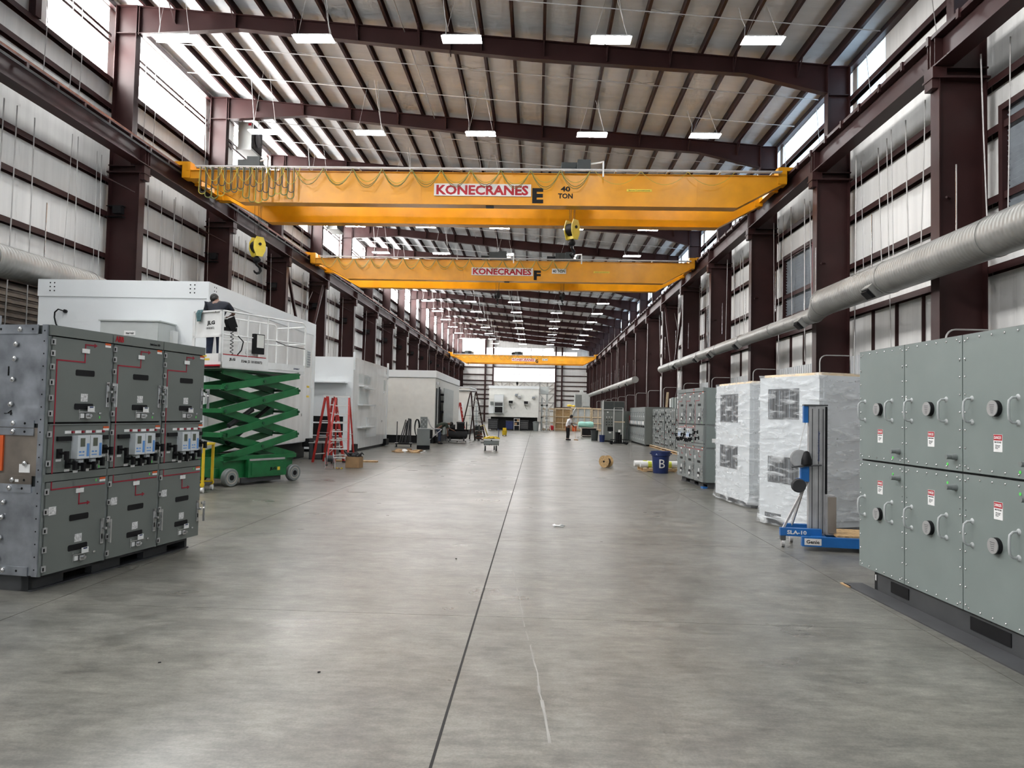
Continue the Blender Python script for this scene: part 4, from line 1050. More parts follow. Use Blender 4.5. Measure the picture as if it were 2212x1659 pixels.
def person(label, loc, rz, J, shirt, pants, sleeve=.85, lean=None):
    """J: joints in local metres, y forward"""
    t = thing('person', label, 'person', loc, rz)
    V = {k: Vector(v) for k,v in J.items()}
    pv, sp, ch, nk, hb = V['pelvis'], V['spine'], V['chest'], V['neck'], V['head']
    hd = (hb-nk).normalized()
    ht = hb + hd*.13
    chains = [[(pv,.14),(sp,.14),(ch,.16),(nk,.06),(nk+(hb-nk)*.5,.06),(hb,.088),(ht,.078)]]
    for s in 'lr':
        sh, el, wr, hp, kn, an, to = (V[s+k] for k in ('sh','el','wr','hip','knee','ank','toe'))
        hn = wr + (wr-el).normalized()*.08
        chains += [[(ch,.16),(sh,.065),(el,.043),(wr,.03),(hn,.034)]]
        chains += [[(pv,.14),(hp,.10),(kn,.062),(an,.042),(to,.035)]]
    bm_ = skin(chains)
    bm_.materials.clear(); bm_.materials.append(M['skin'])
    bm_.polygons.foreach_set('use_smooth',[True]*len(bm_.polygons))
    bd = link('body', bm_, t)
    # fingers, ears, nose joined into the same skin mesh object through bmesh
    f = MB()
    for s in 'lr':
        el, wr = V[s+'el'], V[s+'wr']; d = (wr-el).normalized(); hn = wr+d*.085; sd = d.cross(Vector((0,0,1)));
        if sd.length < .1: sd = Vector((1,0,0))
        sd.normalize(); up = sd.cross(d)
        for i,l in enumerate((.07,.08,.076,.06)):
            b0 = hn + sd*(-.03+.02*i); f.tube([b0-d*.02, b0+d*l*.5-up*.004, b0+d*l*.8-up*.022, b0+d*l*.85-up*.042],[.0095,.009,.008,.006],6)
        th = wr+d*.035-sd*.03; f.tube([th,th+d*.03-sd*.03,th+d*.055-sd*.034-up*.015],[.011,.010,.007],6)
    fwd = Vector((0,1,0)); fwd = (fwd - hd*fwd.dot(hd)).normalized(); rt = fwd.cross(hd)
    cen = hb+hd*.05
    f.ball(cen+fwd*.095-hd*.02,(.016,.022,.022),8,6)
    for s in (-1,1): f.ball(cen+rt*s*.083,(.012,.022,.03),8,6); f.m(1).ball(cen+fwd*.076+rt*s*.032+hd*.015,.012,8,5).m(0)
    f.m(1).ball(cen+fwd*.085-hd*.06,(.025,.008,.006),8,5)
    me2 = f.mesh('f',['skin','hair']); bmx = bmesh.new(); bmx.from_mesh(bm_); bmx.from_mesh(me2); bmx.to_mesh(bm_); bmx.free(); bm_.materials.append(M['hair'])
    nf = len(me2.polygons); tot = len(bm_.polygons)
    for i in range(nf): bm_.polygons[tot-nf+i].material_index = me2.polygons[i].material_index; bm_.polygons[tot-nf+i].use_smooth = True
    def garment(name, chs, m):
        me = skin(chs); me.materials.clear(); me.materials.append(M[m]); me.polygons.foreach_set('use_smooth',[True]*len(me.polygons)); return link(name, me, t)
    c2 = [[(pv+(pv-sp)*.25,.165),(pv,.172),(sp,.172),(ch,.192),(ch+(nk-ch)*.72,.095)]]
    for s in 'lr':
        sh, el = V[s+'sh'], V[s+'el']; c2 += [[(ch,.192),(sh,.092),(sh+(el-sh)*sleeve,.068)]]
    garment('shirt', c2, shirt)
    c3 = [[(sp+(pv-sp)*.6,.14),(pv,.155)]]
    for s in 'lr':
        hp, kn, an = V[s+'hip'], V[s+'knee'], V[s+'ank']; c3 += [[(pv,.155),(hp,.112),(kn,.082),(an+(kn-an)*.12,.068)]]
    garment('trousers', c3, pants)
    for s in 'lr':
        an, to = V[s+'ank'], V[s+'toe']; q = MB().tube([an+Vector((0,-.07,-.03)),an+Vector((0,0,-.02)),an+(to-an)*.6,to+Vector((0,.02,0))],[.045,.05,.045,.03],8); q.build('shoe','black',t,True)
    hr = MB(); c_ = cen+hd*.028-fwd*.022; hr.ball(c_,(.098,.108,.112),14,10); hr.ball(c_-hd*.07-fwd*.02,(.075,.075,.07),12,8)
    hr.build('hair','hair',t,True)
    return t
base_legs = dict(lhip=(-.10,0,.88),rhip=(.10,0,.88),lknee=(-.11,.03,.48),rknee=(.11,.03,.48),lank=(-.12,0,.07),rank=(.12,0,.07),ltoe=(-.13,.17,.035),rtoe=(.13,.17,.035),pelvis=(0,0,.95))
person('man in a navy T-shirt and jeans leaning forward on the scissor lift platform',(-7.52,16.72,2.80),R(10),
  dict(base_legs,spine=(0,.07,1.13),chest=(.01,.17,1.34),neck=(-.05,.27,1.47),head=(-.09,.33,1.52),lsh=(-.22,.19,1.38),rsh=(.23,.19,1.38),lel=(-.31,.30,1.15),rel=(.36,.24,1.20),lwr=(-.18,.52,1.12),rwr=(.20,.50,1.16)),'navy','denim')
sw = person('man in a white T-shirt and dark trousers sweeping the floor by the crates',(2.17,50.6,0),R(-70),
  dict(base_legs,spine=(0,.03,1.12),chest=(0,.10,1.34),neck=(0,.17,1.50),head=(0,.23,1.58),lsh=(-.20,.11,1.40),rsh=(.20,.11,1.40),lel=(-.24,.26,1.14),rel=(.25,.18,1.12),lwr=(-.06,.44,1.18),rwr=(.06,.40,.95)),'tee','black')
br = thing('broom','long wooden push broom held by the sweeping man','broom',(2.17,50.6,0),R(-70))
MB().tube([(0,.42,1.5),(0,.43,1.1),(.02,.62,.06)],.014,6).build('handle','woodnew',br); MB().box(-.28,.32,.58,.66,.0,.06).build('head','cardboard',br)
person('stooping worker in a dark green shirt beside the black air compressor',(-5.33,40.2,0),R(-78),
  dict(base_legs,pelvis=(0,-.10,.92),lhip=(-.1,-.08,.86),rhip=(.1,-.08,.86),spine=(0,.10,1.06),chest=(0,.36,1.12),neck=(0,.50,1.12),head=(0,.58,1.12),lsh=(-.19,.36,1.10),rsh=(.19,.36,1.10),lel=(-.2,.55,.86),rel=(.2,.42,.82),lwr=(-.12,.78,.76),rwr=(.1,.45,.58)),'olive','denim')

# ============================================================ prefabricated white houses
def corner_holes(t, spots, ax):
    b = MB()
    for (u,z,c) in spots:
        for i in range(2):
            for j in range(3):
                if ax == 'y': b.cyl((u+.11*i,c-.004,z-.1*j),(u+.11*i,c+.002,z-.1*j),.018,8)
                else: b.cyl((c+.004,u+.11*i,z-.1*j),(c-.002,u+.11*i,z-.1*j),.018,8)
    stuff(b.build('lifting_holes','black',t))
W1 = thing('equipment_house','largest white prefabricated house, behind the left switchgear and scissor lift','equipment house',(-10.45,22.5,0),0,'white prefabricated equipment houses')
x0, x1, y0, y1 = -2.2, 2.15, -4.5, 4.4
part('shell','white',W1,(x0,x1,y0,y1,.6,4.5)); part('parapet','white',W1,(x0-.02,x1+.02,y0-.02,y1+.02,4.5,4.93)); part('skid','black',W1,(x0+.1,x1-.25,y0+.2,y1-.1,0,.6)); part('side_wall','white_dirty',W1,(x1,x1+.012,y0+.25,y1-.3,.62,4.47)); part('corner_trim','white',W1,(x1-.02,x1+.03,y0-.03,y0+.16,.6,4.5),(x1-.02,x1+.03,y1-.3,y1,.6,4.5))
corner_holes(W1,[(x0+.30,4.84,y0-.02),(x1-.45,4.84,y0-.02)],'y'); corner_holes(W1,[(y0+.3,4.84,x1+.02)],'x')
MB().cyl((-1.48,y0,4.12),(-1.48,y0-.06,4.12),.045,12).tube([(-1.50,y0-.05,4.12),(-1.62,y0-.09,4.16),(-1.70,y0-.10,4.08),(-1.71,y0-.09,3.95),(-1.68,y0-.07,3.8),(-1.6,y0-.06,3.65)],.018,6).build('cable','black',W1,True)
for z,y in ((3.6,y1-.75),): 
    lv = part('louver_panel','greyunit',W1,(x1+.01,x1+.04,y-.25,y+.15,3.3,3.9))
    for i in range(6): part('slat','louver',lv,(x1+.04,x1+.05,y-.22,y+.12,3.36+.09*i,3.40+.09*i))
part('lifting_lug','black',W1,(x1-.1,x1+.15,y1-.8,y1-.25,.42,.72)); part('tape','label_yellow',W1,(x1+.012,x1+.015,y1-.85,y1-.55,2.55,2.62),(x1+.012,x1+.015,y1-.85,y1-.55,2.2,2.27)); part('notice','paper',W1,(x1+.012,x1+.015,y1-.82,y1-.58,2.27,2.55))
part('latch','zinc',W1,(x1+.012,x1+.03,y1-1.4,y1-1.34,1.52,1.62))
ac = thing('air_conditioner','grey wall-mounted air conditioner on the largest white house, above the switchgear','air conditioner',(-9.80,17.57,1.8))
part('casing','greyunit',ac,(-.72,.72,-.40,.40,0,2.0)); part('hood','greyunit',ac,(-.75,.75,-.44,.40,2.0,2.03)); part('front_cover','greyunit',ac,(-.70,.70,-.42,-.40,1.35,1.97)); part('front_cover','greyunit',ac,(-.70,.70,-.42,-.40,.05,1.3))
nb = part('maker_plate','paper',ac,(-.12,.16,-.425,-.42,1.66,1.77)); text('lettering','marvair',.2,.05,'black',nb,(.03,-.427,1.715),ext=.001,bold=.02); part('red_label','red',ac,(.36,.56,-.425,-.42,1.2,1.28)); part('disconnect_box','white_dirty',ac,(.72,.80,.12,.38,1.3,1.85)); part('switch','red',ac,(.80,.82,.2,.28,1.42,1.52))
W2_ = thing('equipment_house','second white prefabricated house, behind the red step ladders','equipment house',(-9.7,33.75,0),0,'white prefabricated equipment houses')
x0, x1, y0, y1 = -2.2, 2.02, -3.55, 3.6
part('shell','white_dirty',W2_,(x0,x1,y0,y1,.12,3.98)); part('skid','black',W2_,(x0+.1,x1-.02,y0+.05,y1-.05,0,.12)); part('corner_trim','white',W2_,(x1-.1,x1+.02,y0-.02,y0+.06,.1,3.98),(x1-.0,x1+.02,y1-.12,y1,.1,3.98)); part('front_wall','white',W2_,(x0,x1-.1,y0-.012,y0,.12,3.98))
for y in (y0+.05,y1-.18): part('lifting_post','white',W2_,(x1-.02,x1+.06,y,y+.12,3.45,4.2))
corner_holes(W2_,[(y0+.3,3.85,x1+.0),(y1-.4,3.85,x1+.0)],'x')
part('lifting_lug','black',W2_,(x1,x1+.16,y0+.1,y0+.55,.05,.35),(x1,x1+.16,y1-.75,y1-.1,.05,.35)); 
part('awning','white',W2_,(-.3,x1-.2,y0-.45,y0,2.88,2.93)); part('door_panel','white',W2_,(-.3,x1-.25,y0-.03,y0-.012,1.5,2.85)); op = part('dark_opening','black',W2_,(-.3,x1-.35,y0-.02,y0-.012,.72,1.5)); part('opening_bar','white',op,(x1-.85,x1-.75,y0-.05,y0-.02,.7,1.52),(-.3,x1-.35,y0-.05,y0-.02,1.2,1.26)); part('step','darkgrey',W2_,(-.3,x1-.4,y0-.1,y0,.5,.68))
for (ya,yb,za,zb) in ((1.1,1.75,2.95,3.35),(2.0,2.6,2.95,3.35),(2.8,3.3,2.95,3.3),(1.2,2.9,2.0,2.6)):
    part('vent_panel','greyunit',W2_,(x1,x1+.015,y0+ya,y0+yb,za,zb))
for (ya,yb,z) in ((1.1,1.9,2.80),(2.1,3.3,2.72),(1.0,3.5,1.98),(1.0,3.5,1.0)): part('rain_hood','white',W2_,(x1,x1+.22,y0+ya,y0+yb,z,z+.06))
part('access_door','white',W2_,(x1,x1+.02,y0+2.6,y0+4.6,.55,1.45)); part('knob','zinc',W2_,(x1,x1+.05,y0+5.8,y0+5.9,1.2,1.3),(x1,x1+.06,y0+6.2,y0+6.3,2.6,2.7)); part('louver_panel','greyunit',W2_,(x1,x1+.02,y0+6.2,y0+6.6,2.8,3.3))
W3 = thing('equipment_house','third white prefabricated house on a black skid, open dark doorway on its side','equipment house',(-7.2,46.9,0),0,'white prefabricated equipment houses')
x0, x1, y0, y1 = -3.0, 1.52, -6.2, 6.3
part('shell','cream',W3,(x0,x1,y0,y1,.43,3.66)); part('parapet','white',W3,(x0-.03,x1+.04,y0-.04,y1+.04,3.68,4.07)); part('drip_edge','ansi3',W3,(x0,x1+.03,y0-.03,y1+.03,3.65,3.68)); part('skid','black',W3,(x0+.1,x1-.05,y0+.08,y1-.1,0,.43))
dw = part('doorway','black',W3,(x1,x1+.012,y0+.3,y0+2.4,.46,3.1)); part('post','white',dw,(x1+.012,x1+.06,y0+.8,y0+.92,.3,3.1)); part('frame_post','darkgrey',dw,(x1+.01,x1+.08,y0+1.35,y0+1.5,.46,3.2))
dd = part('door_leaf','greyunit',W3,(x1+.25,x1+.30,y0+1.7,y0+6.4,.45,3.15)); 
for z in (1.7,2.3,2.7): part('hinge','black',dd,(x1,x1+.28,y0+1.6,y0+1.72,z,z+.12))
part('lamp','zinc',W3,(x1,x1+.15,y0+.3,y0+.45,3.3,3.45)); part('lifting_lug','black',W3,(x1-.02,x1+.12,y0+.3,y0+1.2,.05,.35))
W4 = thing('equipment_house','fourth cream prefabricated house, behind the tall brown step ladder','equipment house',(-7.0,61,0),0,'white prefabricated equipment houses')
part('shell','cream',W4,(-2.2,1.65,-3,3,.4,3.72)); part('skid','black',W4,(-2.1,1.6,-2.9,2.9,0,.4)); part('rain_gutter','ansi3',W4,(-.2,1.7,-3.1,-3,3.45,3.52)); part('door','white',W4,(.4,1.2,-3.03,-3,.5,2.5)); part('roof_edge','white',W4,(-2.25,1.7,-3.05,3.05,3.72,3.8))
W4b = thing('equipment_house','small distant white equipment house between the ladder and the facing white house','equipment house',(-6.9,74,0),0,'white prefabricated equipment houses')
part('shell','white',W4b,(-1.5,.75,-3,3,.5,2.75)); part('skid','black',W4b,(-1.4,.7,-2.9,2.9,0,.5)); part('roof_edge','cream',W4b,(-1.6,.95,-3.1,3.1,2.75,3.0))
for i in range(3): part('door','greyunit',W4b,(.75,.78,-2.6+1.6*i,-1.6+1.6*i,.7,2.4))
W5 = thing('equipment_house','white house facing the camera at the far end, raised on a black frame','equipment house',(-2.42,80,0),0,'white prefabricated equipment houses')
x0, x1, y0, y1 = -2.62, 2.62, -3., 8.
part('shell','cream',W5,(x0,x1,y0,y1,1.36,4.35)); part('parapet','white',W5,(x0-.05,x1+.05,y0-.05,y1,4.35,4.65)); part('skid','black',W5,(x0+.2,x1-.1,y0+.5,y1-.2,.0,1.36))
uac = part('air_conditioner','greyunit',W5,(-2.05,-1.05,y0-.6,y0,1.75,3.7)); part('opening','black',uac,(-1.95,-1.15,y0-.62,y0-.6,1.8,2.4)); part('control_panel','darkgrey',uac,(-1.95,-1.15,y0-.62,y0-.6,2.5,2.85)); part('panel','white',uac,(-2.03,-1.07,y0-.62,y0-.6,2.95,3.65))
part('side_box','white',W5,(-2.62,-2.1,y0-.1,y0,1.7,2.6)); part('meter','ansi3',W5,(-2.45,-2.15,y0-.2,y0,2.6,2.95)); 
for (x,z,c) in ((-.55,2.75,'black'),(1.05,2.72,'black')):
    hd_ = part('vent_hood','cream',W5,(x,x+.5,y0-.45,y0,z,z+.4)); part('vent_grille','black',hd_,(x+.04,x+.46,y0-.46,y0-.45,z+.04,z+.32)); MB().tube([(x+.1,y0-.1,z),(x+.2,y0-.05,z-.3),(x+.35,y0-.05,z-.5)],.02,5).build('hose','darkgrey',hd_)
for (x,z) in ((.1,3.6),(.4,3.38),(1.9,3.35)):
    hd_ = part('vent_hood','cream',W5,(x,x+.35,y0-.35,y0,z,z+.4)); part('vent_grille','louver',hd_,(x+.03,x+.32,y0-.36,y0-.35,z+.02,z+.2))
tc = thing('steel_tower','grey steel tower frame standing at the right of the far white house','frame',(.75,79,0)); part('post','greyunit',tc,(-.3,-.1,-.3,-.1,0,3.5),(.25,.45,-.3,-.1,0,4.6),(-.3,-.1,.2,.4,0,3.5),(.25,.45,.2,.4,0,4.6)); part('head','greyunit',tc,(-.4,.5,-.4,.5,3.9,4.7)); part('beam','greyunit',tc,(-.3,.45,-.3,-.1,1.3,1.45),(-.3,.45,-.3,-.1,2.6,2.75))

# ============================================================ ladders
def ladder(label, loc, rz, h, col, spread=.55, w0=.62, w1=.36, rung='alu', steps=None):
    t = thing('step_ladder', label, 'ladder', loc, rz, 'step ladders')
    n = steps or int(h/.30)
    for s in (-1,1):
        MB().beam((s*w0/2,-spread,0),(s*w1/2,-.04,h),.055,.085,up=(0,1,0)).build('front_rail',col,t); MB().beam((s*w0/2*.95,spread,0),(s*w1/2,.04,h-.06),.045,.07,up=(0,1,0)).build('rear_rail',col,t)
        MB().tube([(s*w0/2*.92,-spread*.55,h*.45),(s*w0/2*.9,spread*.55,h*.45)],.008,4).build('spreader','zinc',t)
        part('foot','rubber',t,(s*w0/2-.035,s*w0/2+.035,-spread-.06,-spread+.05,0,.05))
    for i in range(1,n+1):
        u = i/(n+1); w = w0+(w1-w0)*u; y = -spread+(spread-.04)*u; z = h*u
        st_ = MB().box(-w/2,w/2,y-.045,y+.045,z-.035,z); 
        if i <= 3: 
            for s in (-1,1): st_.beam((s*(w/2-.02),y,z-.14),(s*(w/2-.14),y,z-.03),.02,.02)
        st_.build('step',rung,t)
    for i in range(1,n,2):
        u = i/(n+1); w = (w0+(w1-w0)*u)*.95; y = spread-(spread-.04)*u; part('rear_bar',rung,t,(-w/2,w/2,y-.015,y+.015,h*u-.015,h*u+.015))
    part('top_cap',rung if col != 'steel' else 'steel',t,(-w1/2-.03,w1/2+.03,-.10,.10,h-.02,h+.03))
    return t
ladder('red step ladder facing the camera with white treads, behind the cardboard box',(-6.33,23.7,0),R(4),2.20,'redglass',.62,.68,.42,'pvc',7)
ladder('red step ladder seen from its side, left of the facing red ladder',(-6.98,24.5,0),R(68),2.24,'redglass',.42,.60,.40,'pvc',7)
ladder('tall brown step ladder standing beyond the black air compressor',(-4.15,47.6,0),R(42),3.12,'steel',.85,.85,.42,'pipe',9)
ladder('narrow red and white ladder behind the stooping worker',(-5.75,54.4,0),R(85),2.5,'redglass',.5,.5,.35,'pvc',8)
ladder('white-stepped ladder beside the right end of the far white house',(1.05,76.2,0),R(10),2.3,'tan',.5,.7,.45,'pvc',7)

# ============================================================ left aisle clutter
bx = thing('cardboard_box','open brown cardboard box with black bags beside the red ladder','box',(-5.62,22.6,0),R(-6))
MB().box(-.22,.22,-.18,.18,0,.015).box(-.22,.22,-.18,-.17,0,.34).box(-.22,.22,.17,.18,0,.34).box(-.22,-.21,-.18,.18,0,.34).box(.21,.22,-.18,.18,0,.34).build('carton','cardboard',bx)
MB().beam((-.22,-.18,.34),(-.3,-.3,.36),.3,.01).build('flap','cardboard',bx)
bb = thing('plastic_bag','crumpled black plastic bag bulging out of the cardboard box','bag',(-5.62,22.6,.2),R(-6)); q = MB()
random.seed(5)
for i in range(7): q.ball((random.uniform(-.14,.14),random.uniform(-.1,.1),.08+random.uniform(0,.16)),(random.uniform(.06,.1),random.uniform(.06,.08),random.uniform(.05,.09)),8,6)
q.tube([(-.1,0,.1),(-.25,-.05,.25),(-.33,-.05,.32)],[.06,.04,.02],6).tube([(.1,0,.15),(.25,0,.26),(.3,0,.2)],[.05,.03,.015],6); q.build('bag_film','rubber',bb,True)
rs = thing('cable_reel_stand','grey metal cable reel on a bent wire stand in front of the red ladders','cable reel',(-6.22,22.0,0),R(20))
for s in (-1,1): MB().lathe([(.03,-.006),(.21,-.006),(.21,.006),(.03,.006)],(s*.09,0,.30),24,'x').build('reel_flange','galv',rs,True)
MB().cyl((-.09,0,.30),(.09,0,.30),.10,16).build('drum','darkgrey',rs,True); MB().tube([(-.14,-.22,.012),(-.14,.22,.012),(-.14,0,.32),(-.14,-.22,.012),(.14,-.22,.012),(.14,.22,.012),(.14,0,.32),(.14,-.22,.012)],.011,5).build('stand','pipe',rs)
lm = thing('lumber_plank','brown wooden planks lying on the floor under the red ladders','plank',(-6.3,25.3,0),R(3)); part('plank','wood',lm,(-.9,.85,-.35,-.1,0,.05)); part('plank','osb',lm,(-.5,.7,-.05,.15,0,.04))
of = thing('brass_fittings','small heap of brass fittings on the floor by the cable reel','fitting',(-5.95,21.9,0))
for i,(x,y) in enumerate(((-.1,0),(-.03,.03),(.05,-.02),(.12,.03),(.02,-.06))): MB().cyl((x,y-.03,.025),(x,y+.04,.025),.024,8).build('fitting','label_yellow' if i%2 else 'cardboard',of,True)
tb_ = thing('dark_tub','dark grey steel tub on the floor behind the scissor lift','tub',(-7.62,26.2,0),R(4)); MB().box(-.45,.45,-.4,.4,0,.04).box(-.45,.45,-.4,-.37,0,.58).box(-.45,.45,.37,.4,0,.58).box(-.45,-.42,-.4,.4,0,.58).box(.42,.45,-.4,.4,0,.58).build('tub_wall','darkgrey',tb_); part('rim_liner','pvc',tb_,(-.47,.47,-.42,-.36,.58,.60),(-.47,.47,.36,.42,.58,.60)); part('rib','black',tb_,(-.3,-.25,-.42,-.4,0,.58),(.0,.05,-.42,-.4,0,.58))
yc = thing('yellow_trolley','yellow-framed wheeled work stand partly hidden behind the left switchgear','trolley',(-7.25,15.2,0),R(8))
for x in (-.35,.30):
    for y in (-.25,.4): part('post','plasticyellow',yc,(x,x+.05,y,y+.05,.12,1.0)); MB().cyl((x,y+.02,.06),(x+.05,y+.02,.06),.06,12).build('caster','pvc',yc,True)
part('shelf','plasticyellow',yc,(-.36,.36,-.26,.46,.98,1.02)); part('shelf','plasticyellow',yc,(-.36,.36,-.26,-.20,.14,.2),(-.36,.36,.40,.46,.14,.2)); part('deck','darkgrey',yc,(-.34,.34,-.24,.44,.15,.17)); part('tool_box','black',yc,(-.3,.1,-.2,.3,.17,.55))
# hand truck carrying steel bars
ht_ = thing('bar_rack','black wheeled rack holding upright steel bars before the third white house','rack',(-6.6,36.4,0),R(8))
part('base','black',ht_,(-.4,.42,-.25,.25,.12,.18)); 
for x in (-.34,.36): MB().cyl((x-.03,-.2,.09),(x+.03,-.2,.09),.09,14).build('wheel','rubber',ht_,True); part('lug','pvc',ht_,(x-.08,x+.08,-.28,-.25,.18,.22))
for i,(x,dx,h) in enumerate(((-.34,0,1.25),(-.22,.30,1.35),(-.1,.2,1.2),(.05,.1,1.3),(.10,.12,1.42),(.2,.08,1.4),(.30,.02,1.4),(.34,.0,1.35))): MB().beam((x,.05*(i%3)-.05,.18),(x+dx,.05*(i%3),h),.045,.045).build('bar','darkgrey',ht_)
# grey machine cabinet with hoses
mc = thing('machine_cabinet','grey floor-standing control cabinet with hose coil near the hand rack','machine',(-5.33,34.6,0),R(6))
part('body','ansi3',mc,(-.30,.30,-.25,.35,.18,.95)); part('feet','black',mc,(-.3,.3,-.2,.3,0,.18)); part('console','ansi3',mc,(-.16,.16,-.18,.2,.95,1.52)); part('lip','greyunit',mc,(-.32,.32,-.27,.37,.95,.98))
for i in range(4):
    for j in range(3): part('button','greyunit' if (i+j)%2 else 'darkgrey',mc,(-.12+.09*j,-.08+.09*j,-.19,-.18,1.05+.11*i,1.08+.11*i))
hp_ = [(-.28+.10*math.cos(a)-.05*math.sin(a*.2), -.1+.03*math.sin(a*2), 1.02+.38*math.sin(a)) for a in [k*.42 for k in range(34)]]
MB().tube(hp_,.022,5).build('hose','black',mc,True)
MB().tube([(.16,-.1,1.45),(.22,-.12,1.35),(.27,-.14,1.2),(.36,-.12,1.05),(.5,-.1,.95),(.55,-.1,.7),(.3,-.1,.55)],.03,6).build('conduit_arm','pipe',mc,True); part('side_tank','black',mc,(.30,.42,-.15,.2,.5,.92)); MB().beam((.32,-.1,.98),(.85,-.1,.96),.04,.03).build('shelf_arm','alu',mc); MB().beam((.30,-.1,.45),(.85,-.1,.95),.03,.03).build('shelf_brace','alu',mc)
random.seed(9)
for i in range(9):
    s = random.uniform(.22,.42); lab = ['torn cardboard scrap, leftmost of the litter heap','brown cardboard flap in the litter heap','crumpled pinkish plastic sheet in the litter heap','folded cardboard piece behind the plastic sheet','cardboard offcut near the machine cabinet feet','small cardboard tray in the litter heap','thin cardboard strip lying at the heap front','bent cardboard piece atop the litter heap','pale paper scrap at the right of the litter heap'][i]
    o = thing('cardboard_scrap' if i not in (2,8) else 'plastic_scrap',lab,'litter',(-6.05+.15*i,31.6+random.uniform(-.3,.9),0),random.uniform(0,3),'litter heap by the machine cabinet')
    m_ = 'pvc' if i in (2,8) else ('cardboard' if i%2 else 'osb')
    MB().obox((0,0,.06),(s,s*.7,.012),(random.uniform(-.3,.3),random.uniform(-.35,.35),0)).obox((s*.4,0,.05),(s*.5,s*.6,.012),(0,random.uniform(.3,.9),0)).obox((0,0,.02),(s*1.1,s*.8,.04),(0,0,.4)).build('sheet',m_,o)
# compressor
cp = thing('air_compressor','black horizontal-tank air compressor near the tall brown ladder','compressor',(-4.68,43.3,0),R(4))
MB().lathe([(.03,-.62),(.17,-.60),(.25,-.52),(.27,-.42),(.27,.42),(.25,.52),(.17,.60),(.03,.62)],(0,0,.45),24,'x').build('tank','rubber',cp,True); part('leg','darkgrey',cp,(-.45,-.37,-.2,.2,.05,.3),(.37,.45,-.2,.2,.05,.3),(-.65,.55,-.24,-.18,.05,.09)); 
for x in (-.5,.0,.5): MB().cyl((x,-.2,.045),(x+.05,-.2,.045),.045,10).build('caster','black',cp,True)
part('motor_deck','black',cp,(-.5,.5,-.22,.22,.72,.76)); part('pump','black',cp,(-.02,.42,-.2,.2,.76,1.12)); part('cylinder_head','darkgrey',cp,(-.04,.44,-.18,.18,1.12,1.2)); MB().cyl((-.45,0,.9),(-.12,0,.9),.14,14).build('motor','rubber',cp,True); MB().lathe([(.02,-.03),(.27,-.03),(.27,.03),(.02,.03)],(.55,.0,.95),20,'x').build('flywheel','black',cp,True); part('handle_frame','darkgrey',cp,(-.68,-.64,-.2,-.16,.05,.85),(-.68,-.4,-.2,-.16,.82,.86))
# tool cart
ct = thing('tool_cart','grey wheeled cart filled with yellow parts in the middle aisle','cart',(-2.12,34.8,0),R(4))
MB().box(-.36,.36,-.45,.45,.28,.31).box(-.36,.36,-.45,-.43,.28,.55).box(-.36,.36,.43,.45,.28,.55).box(-.36,-.34,-.45,.45,.28,.55).box(.34,.36,-.45,.45,.28,.55).build('tub','ansi3',ct); part('rim','pvc',ct,(-.37,.37,-.47,-.45,.48,.56)); 
nt_ = MB()
for i in range(9): nt_.box(-.34+.08*i,-.30+.08*i,-.47,-.45,.25,.28)
nt_.build('fringe','black',ct)
for x in (-.32,.20): MB().cyl((x,-.35,.12),(x+.07,-.35,.12),.12,16).build('wheel','rubber',ct,True)
MB().cyl((.12,.3,.1),(.17,.3,.1),.1,14).build('wheel','rubber',ct,True); MB().tube([(.33,.4,.5),(.36,.5,.95),(.30,.52,1.02)],.02,6).build('handle','bluecan',ct,True); part('hitch','darkgrey',ct,(-.5,-.36,-.05,.02,.33,.37)); part('latch','black',ct,(-.03,.03,-.48,-.47,.46,.52))
random.seed(21)
for i in range(10):
    o = tag(MB().obox((0,0,0),(.12,.2,.09),(random.uniform(-.4,.4),random.uniform(-.4,.4),random.uniform(0,3))).build('yellow_part','plasticyellow' if i%3 else 'label_yellow'),'yellow plastic part in the grey wheeled cart, %s from its left end' % ORD[i],'part','yellow parts in the cart')
    o.location = (-2.40+.064*i, 34.6+random.uniform(-.1,.35), .595+random.uniform(-.03,.02))
mb_ = thing('mop_bucket','yellow mop bucket on wheels near the far white house','bucket',(-2.47,57.2,0)); MB().lathe([(.03,.06),(.16,.06),(.21,.38),(.23,.40),(.20,.40),(.15,.10),(.03,.10)],(0,0,0),18).build('pail','plasticyellow',mb_,True); part('wringer','plasticyellow',mb_,(-.14,.14,-.12,.12,.38,.62)); part('caster','black',mb_,(-.16,-.08,-.1,-.02,0,.06),(.08,.16,-.1,-.02,0,.06))
# far floor items
def cart(label, x, y, w, h, m): 
    t = thing('tool_chest', label, 'tool chest', (x,y,0), 0, 'tool chests by the far white house'); part('body',m,t,(-w/2,w/2,-.3,.3,.14,h)); part('top_lip','darkgrey',t,(-w/2-.02,w/2+.02,-.32,.32,h,h+.05))
    for i in range(4): part('drawer','darkgrey' if m == 'black' else m,t,(-w/2+.03,w/2-.03,-.32,-.30,.2+(h-.25)*i/4,.2+(h-.25)*(i+.85)/4))
    for s in (-1,1): MB().cyl((s*w*.4-.03,-.2,.07),(s*w*.4+.03,-.2,.07),.07,10).build('caster','rubber',t,True)
cart('black welding cart below the left corner of the far white house',-4.35,73.5,.95,1.1,'black'); cart('dark blue tool chest under the far white house, left of the white rack',-2.75,75.3,.75,.95,'bluecan'); cart('black tool chest under the far white house, right of the white rack',-1.25,75.3,.85,1.0,'black')
wr = thing('wire_rack','white wire rack with cartons under the far white house','rack',(-2.0,75.0,0)); part('post','pvc',wr,(-.3,-.26,-.2,-.16,0,1.25),(.26,.3,-.2,-.16,0,1.25)); part('shelf','pvc',wr,(-.3,.3,-.2,.2,.5,.54),(-.3,.3,-.2,.2,.9,.94),(-.3,.3,-.2,.2,1.2,1.24)); part('carton','cardboard',wr,(-.2,.0,-.15,.15,.54,.8),(.02,.22,-.15,.15,.94,1.15))
